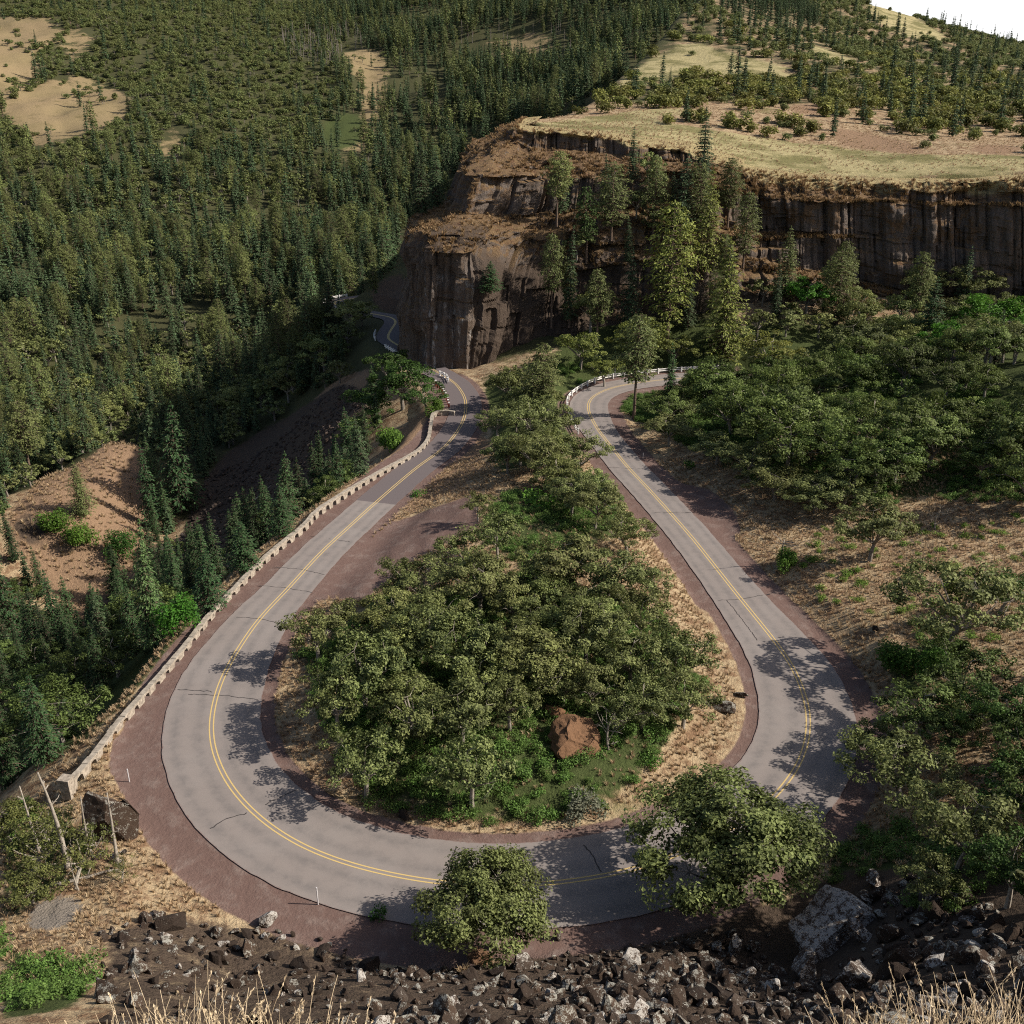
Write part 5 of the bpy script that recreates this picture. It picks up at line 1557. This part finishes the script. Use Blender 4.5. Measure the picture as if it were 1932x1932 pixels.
# ------------------------------------------------------------------ rocks
def place_rock(u, v, wpx, me, lab, name="boulder", sz=(1, 1, 1), sink=.25, group=None, rot=None, tilt=0.0):
    x, y, z = [float(q[0]) for q in cast(np.array([float(u)]), np.array([float(v)]))]
    f = y * cp - (z - CAM_H) * sp
    s = wpx * f / F0 / 1.75
    o = obj(name, me, None, (x, y, z + s * sz[2] * (.55 - sink)), (tilt, tilt * .5, rnd.uniform(0, 6.28) if rot is None else rot), (s * sz[0], s * sz[1], s * sz[2]))
    ROCKED.append((x, y, s * .7))
    return props(o, lab, "rock", group)


ROCKED = []
DOME = mesh_np("boulder", *gen_rock(701, 5, 5, (1, .9, .8), .12), M_REDROCK)
BIG = [mesh_np("boulder", *gen_rock(710 + i, 10, 4, s, .045, .36, .62), m) for i, (s, m) in enumerate([((1, .8, .8), M_LICHEN), ((1, .9, .9), M_LICHEN), ((1, .7, .9), M_ROCK), ((1.1, .9, .8), M_ROCK)])]
place_rock(1085, 1408, 104, DOME, "red-brown domed boulder in the greenery of the loop", sz=(1, .9, .78), sink=.25)
place_rock(1052, 1350, 46, DOME, "smaller red-brown boulder behind the domed one", sz=(1, .8, .7))
place_rock(1362, 1340, 84, BIG[2], "rough grey rock mound on the straw bank inside the right bend", sz=(1, .6, .45))
place_rock(1396, 1316, 30, BIG[3], "small grey rock just behind the rough mound inside the right bend", sz=(1, .7, .6))
place_rock(205, 1580, 108, BIG[2], "big dark craggy outcrop between the gravel shoulder and the thicket", "rock_outcrop", sz=(1.1, .9, 1.5), sink=.05)
place_rock(232, 1560, 70, BIG[3], "jagged shoulder of rock against the big outcrop", "rock_outcrop", sz=(1.1, .9, 1.3), sink=.05)
place_rock(216, 1625, 34, BIG[1], "grey rounded boulder on the straw below the big outcrop", sz=(1, .9, .85))
place_rock(190, 1618, 28, ROCKS[2], "dark boulder beside the grey rounded one below the outcrop")
place_rock(235, 1612, 16, ROCKS[5], "pebble-sized dark rock right of the grey rounded boulder")
place_rock(1545, 1790, 250, BIG[0], "largest boulder of the rock field, slab-sided with white lichen", sz=(1.05, .9, .55), sink=.2, rot=.5)
place_rock(1625, 1775, 95, BIG[0], "long lichen slab leaning on the right of the largest boulder", sz=(1, .6, .6), rot=2.4)
place_rock(1518, 1842, 104, BIG[1], "rounded pale-faced boulder in front of the largest boulder", sz=(1, .9, .9), rot=1.0)
place_rock(1618, 1856, 125, BIG[0], "angular lichen-streaked boulder right of the pale-faced one", sz=(1, .8, .8), rot=4.0)
place_rock(1648, 1668, 62, BIG[1], "grey lichen rock in the shade behind the largest boulder", sz=(1, .8, .7))
place_rock(1385, 1800, 52, ROCKS_PALE[3], "upright pointed lichen boulder left of the largest boulder", sz=(.8, .8, 1.2))
place_rock(1052, 1775, 30, ROCKS_PALE[3], "upright white-spotted rock at the foot of the bottom centre oak", sz=(.7, .7, 1.4))
place_rock(910, 1812, 60, DOME, "reddish slab lying below the bottom centre oak", sz=(1, .7, .5))
place_rock(760, 1540, 52, BIG[3], "dark rock cropping out of the inner bank at the bottom left of the loop", sz=(1, .7, .6))
place_rock(1590, 840, 50, BIG[2], "purple-grey rock showing through the wood below the cliffs", sz=(1, .8, .8))
place_rock(1690, 1350, 40, BIG[3], "dark rock on the straw slope right of the bend", sz=(1, .8, .7))
place_rock(1650, 1190, 26, BIG[3], "dark rock at the top of the roadside cut below the bench", sz=(1, .8, .8))
place_rock(318, 1755, 78, BIG[2], "large black boulder at the top of the left rock scatter", sz=(1, .8, .8))
place_rock(505, 1745, 44, ROCKS_PALE[0], "lichen-topped boulder at the middle of the left rock scatter")

x, y = jitter_grid(-27, 27, 27, 50, .62)
z = grid_z(x, y); u, v = project(x, y, z)
dens = np.where(in_poly(u, v, P_TALUS[3]), .95, np.where(in_poly(u, v, P_TALUS[4]), .72, 0.0))
dens = dens * np.where(u > 1000, 1, np.where(v > 1850, .55, .8)) * np.where((u < 620) & (v > 1880), .5, 1)
k = (nr.random(len(x)) < dens) & (near_road(x, y) > 6.2) & (u > -40) & (u < 1980) & (v < 1990)
for a, b, r in ROCKED: k &= (x - a) ** 2 + (y - b) ** 2 > r * r
x, y, z, u, v = x[k], y[k], z[k], u[k], v[k]; n = len(x)
s = np.exp(nr.normal(-1.08, .5, n)).clip(.13, 1.1) * np.where(u < 700, .95, 1)
s = np.where(near_road(x, y) < 7.5, np.minimum(s, .3), s)
order = np.argsort(-s)
for i in order[:270]:
    me = ROCKS[int(nr.integers(12))] if nr.random() < .8 else ROCKS_PALE[int(nr.integers(4))]
    side = ("bottom left rock scatter", "rock field along the bottom")[int(u[i] > 900)]
    o = obj("boulder", me, None, (x[i], y[i], z[i] + s[i] * .25), tuple(nr.uniform(0, 6.28, 3) * (.12, .12, 1)), tuple(s[i] * nr.uniform(.8, 1.25, 3)))
    props(o, "dark angular basalt boulder in the " + side, "rock", "boulders of the " + side)
r_ = order[270:]
sc3 = s[r_][:, None] * nr.uniform(.8, 1.25, (len(r_), 3))
stuff("talus_rubble", ROCKS + ROCKS_PALE[:2], x[r_], y[r_], z[r_] + s[r_] * .2, nr.uniform(0, 6.28, len(r_)), sc3, nr.integers(0, 14, len(r_)), "dark basalt rubble covering the slope along the bottom", tilt=(nr.uniform(-.4, .4, len(r_)), nr.uniform(-.4, .4, len(r_))))
print("rocks", n)
# shaded talus below the left leg
x, y = jitter_grid(-75, -26, 130, 215, 1.0)
z = grid_z(x, y); u, v = project(x, y, z)
k = in_poly(u, v, P_TALUS[0]) & (nr.random(len(x)) < .8); x, y, z = x[k], y[k], z[k]; n = len(x)
s = np.exp(nr.normal(-.9, .45, n)).clip(.15, 1.0)
SCREE = [mesh_np("scree", v, f, M_SCREE) for v, f in _rk]
stuff("shaded_scree", SCREE, x, y, z + .1, nr.uniform(0, 6.28, n), s[:, None] * nr.uniform(.7, 1.2, (n, 3)), nr.integers(0, 12, n), "dark scree sliding into the gully below the stone wall", tilt=(nr.uniform(-.4, .4, n), nr.uniform(-.4, .4, n)))


# ------------------------------------------------------------------ stone wall along the left leg
def path_frame(P):
    T = np.gradient(P, axis=0); T[:, 2] = 0; T = unit(T)
    return T, np.stack([-T[:, 1], T[:, 0], 0 * T[:, 0]], 1)


def build_wall(P, name, label, bay=1.9, h=.46, th=.38):
    T, N = path_frame(P); n = len(P); s = np.arange(n) * .15
    P = P.copy(); P[:, 2] = np.minimum(P[:, 2], P[:, 2])
    e = props(empty(name, tuple(P[n // 2])), label, "wall"); c0 = P[n // 2]
    q = np.abs((s % bay) / bay - .5) * bay                    # distance from the bay's middle
    arch = np.where(q < .45, .08 + .24 * np.sqrt(np.clip(1 - (q / .45) ** 2, 0, 1)), -.6)
    bot = P[:, 2] + arch; top = P[:, 2] + h + .02 * fbm(s, 0 * s, 0, 2, 3)
    jt = .02 * fbm(s * 3, 0 * s, 1, 2, 4)[:, None]
    a = P + N * (th / 2 + jt); b = P - N * (th / 2 + jt)
    V = np.stack([np.column_stack([a[:, :2], bot]), np.column_stack([a[:, :2], top]), np.column_stack([b[:, :2], top]), np.column_stack([b[:, :2], bot])], 1).reshape(-1, 3) - c0
    i = np.arange(n - 1)[:, None] * 4
    f = np.concatenate([i + np.array([[p, (p + 1) % 4, (p + 1) % 4 + 4, p + 4]]) for p in range(4)])
    f = np.concatenate([f, [[3, 2, 1, 0]], [[4 * n - 4, 4 * n - 3, 4 * n - 2, 4 * n - 1]]])
    obj("masonry", mesh_np("masonry", V, f, M_STONE), e)
    # coping of separate rough stones in one course
    mb = MB(); k = 0
    while k < n - 4:
        m = min(n - 1, k + int(rnd.uniform(4, 8)))
        p0, p1 = P[k], P[m]; L = np.linalg.norm(p1 - p0) - .03
        ang = math.atan2(p1[1] - p0[1], p1[0] - p0[0]); c = (p0 + p1) / 2 - c0
        hh = .12 + rnd.uniform(-.02, .03)
        mb.box((c[0] + rnd.uniform(-.02, .02), c[1] + rnd.uniform(-.02, .02), c[2] + h + .035 + hh / 2), (L, .50 + rnd.uniform(-.05, .05), hh), ang + rnd.uniform(-.03, .03))
        k = m
    obj("coping", mb.mesh("coping", M_COPING), e)
    return e


_i0 = int(np.argmin((WALL[:, 0] - WALL[0, 0]) ** 2 + (WALL[:, 1] - WALL[0, 1]) ** 2))
e_ = build_wall(WALL, "stone_wall", "long rubble-stone guard wall with arched openings along the outer edge of the left leg")
c_ = WALL[len(WALL) // 2]; t_ = WALL[-1] - WALL[-8]; a_ = math.atan2(t_[1], t_[0])
mb = MB(); pe = WALL[-1] - c_
mb.box((pe[0], pe[1], pe[2] + .15), (.7, .8, 1.7), a_); mb.box((pe[0], pe[1], pe[2] + 1.08), (.86, .96, .16), a_)
obj("end_pillar", mb.mesh("end_pillar", M_STONE), e_)


# ------------------------------------------------------------------ white guard fences
def guard_fence(P, label, step=2.4, h=.85, post=M_WHITE):
    P = np.asarray(P, float); P = catmull(P, .3); n = len(P); T, N = path_frame(P)
    c0 = P[n // 2]; e = props(empty("guard_fence", tuple(c0)), label, "fence")
    k = max(1, int(step / .3))
    me = None
    for i in range(0, n, k):
        if me is None:
            mb = MB(); mb.box((0, 0, h / 2 - .2), (.22, .22, h + .4)); mb.box((0, 0, h + .03), (.26, .26, .07)); me = mb.mesh("post", post)
        p = P[i] - c0
        obj("post", me, e, tuple(p), (0, 0, math.atan2(T[i, 1], T[i, 0])))
    for z in (.36, .70):
        V = []
        for dn, dz in ((.11, -.09), (.17, -.09), (.17, .09), (.11, .09)):
            q = P + N * dn; q[:, 2] += z + dz; V.append(q - c0)
        V = np.stack(V, 1).reshape(-1, 3); i = np.arange(n - 1)[:, None] * 4
        f = np.concatenate([i + np.array([[p, (p + 1) % 4, (p + 1) % 4 + 4, p + 4]]) for p in range(4)] + [[[3, 2, 1, 0]], [[4 * n - 4, 4 * n - 3, 4 * n - 2, 4 * n - 1]]])
        obj("rail", mesh_np("rail", V, f, M_WHITE), e)
    return e


def on_line(pts, z):
    return [at_z(u, v, z) for u, v in pts]


guard_fence([at_z(u, v, z) for u, v, z in [(1091, 818, -2.3), (1080, 800, -2.5), (1073, 781, -2.7), (1071, 760, -2.8), (1080, 746, -2.9), (1102, 731, -3.0), (1128, 720, -3.0), (1161, 713, -3.1), (1211, 707, -3.1), (1277, 701, -3.2), (1330, 699, -3.2), (1380, 697, -3.2)]],
            "white two-rail guard fence curving round the outside of the right curve")
_T, _N = path_frame(FARROAD)


def far_fence(u0, u1, side, label):
    fu, fv = project(*FARROAD.T)
    P = FARROAD - _N * 3.3 * side
    k = (fu > u0) & (fu < u1)
    i = np.flatnonzero(k); i = i[np.concatenate([[True], np.diff(i) == 1])] if len(i) else i
    # longest unbroken run
    runs = np.split(i, np.flatnonzero(np.diff(i) > 1) + 1); i = max(runs, key=len)
    guard_fence(P[i] + [0, 0, -.02], label, 2.6, .9)


far_fence(752, 790, -1, "short white guard fence on the far road below the rock pillar")
far_fence(625, 660, -1, "white guard fence round the farthest hairpin in the canyon")
far_fence(714, 735, -1, "short white guard fence beside the far bend above the canyon")
guard_fence(on_line([(830, 708), (842, 714), (846, 724)], -3.0), "scrap of white guard fence behind the dark tree at the foot of the rock pillar", 1.6, .8)

# made-up red and white posts standing in for an arched parapet in reddish light
row = catmull([at_z(u, v, -2.8) for u, v in [(822, 726), (833, 738), (842, 752), (847, 768)]], .2)
mbp = MB(); mbp.box((0, 0, .25), (.30, .30, .9)); pm = mbp.mesh("parapet_stand_in", M_RED_STANDIN)
mbc = MB(); mbc.box((0, 0, .79), (.32, .32, .18)); cm = mbc.mesh("cap", M_WHITE)
for i, q in enumerate(np.linspace(0, len(row) - 1, 11).astype(int)):
    p = props(obj("parapet_stand_in", pm, None, tuple(row[q])), "red and white stand-in piece for the arched parapet beside the far left leg", "post", "red and white parapet stand-ins beside the left leg")
    obj("cap", cm, p)

# slender marker posts
for u, v, z, h, lab in [(243.5, 1471, .05, 1.25, "pale marker post on the wide gravel shoulder near the stone wall's end"), (600, 1704, .05, 1.5, "pale marker post at the outer gravel edge of the bottom bend"), (1213, 866, -1.8, 1.0, "white marker post on the right verge of the right leg"),
                        (1160, 712, -3.0, 1.9, "tall pale post standing at the white guard fence's bend")]:
    x, y, z = at_z(u, v, z); z = float(grid_z(np.array([x]), np.array([y]))[0])
    mb = MB(); mb.tube(A([0, 0, -.3], [0, 0, h]), A(.045, .045), 8); mb.box((0, 0, h - .12), (.10, .03, .2))
    props(obj("marker_post", mb.mesh("marker_post", M_GREYPOST), None, (x, y, z)), lab, "post")


# ------------------------------------------------------------------ seeding grass on the brink under the viewer
def near_grass():
    rng = np.random.default_rng(5); mb = MB()

    def stalk(x, y, z, L, lean, az, head, w):
        d = A(math.cos(az), math.sin(az), 0)
        P = curve3(A(x, y, z), A(x, y, z) + d * L * lean * .25 + A(0, 0, L * .62), A(x, y, z) + d * L * lean + A(0, 0, L * (.98 - .35 * lean)), 8)
        t = rng.uniform(.2, .9)
        n0 = mb.n
        mb.tube(P, np.linspace(w, w * .45, 8), 3, cap=False); mb.t[-1][:] = t
        if head:
            k = 9; q = np.linspace(.80, 1.0, k)
            idx = q * 7; i0 = np.clip(idx.astype(int), 0, 6); fr = (idx - i0)[:, None]
            C = P[i0] * (1 - fr) + P[i0 + 1] * fr + rng.normal(size=(k, 3)) * .006
            T = unit((P[-1] - P[-3]) + rng.normal(size=(k, 3)) * .05)
            v, f = kites(C, unit(rng.normal(size=(k, 3))), np.full(k, .05), rng, .35, T)
            mb.add(v, f, 0, np.full(4 * k, min(1, t + .2)))
    for (ux, n, sd, hh) in ((-2.75, 520, .85, .95), (-1.7, 120, .5, .8), (4.15, 620, .75, 1.0), (5.1, 320, .4, 1.12), (1.6, 26, 1.1, .62), (-4.6, 22, .7, .62), (.2, 20, .8, .6), (3.0, 70, .5, .6)):
        for i in range(n):
            x = ux + rng.normal() * sd; y = 7.0 + rng.normal() * .8
            z = float(grid_z(np.array([x]), np.array([y]))[0])
            L = hh * rng.uniform(.55, 1.15) * (1.25 if rng.random() < .06 else 1)
            stalk(x, y, z - .05, L, rng.uniform(.1, .75), rng.normal(.5, 1.2) if ux > 2 else rng.normal(2.2, 1.6), rng.random() < .45, rng.uniform(.0035, .0065))
    o = obj("seeding_grass", mb.mesh("seeding_grass", M_STALK, tint=True))
    props(o, "tall pale seeding grass on the brink at the bottom edge", None, None, 'stuff')


near_grass()
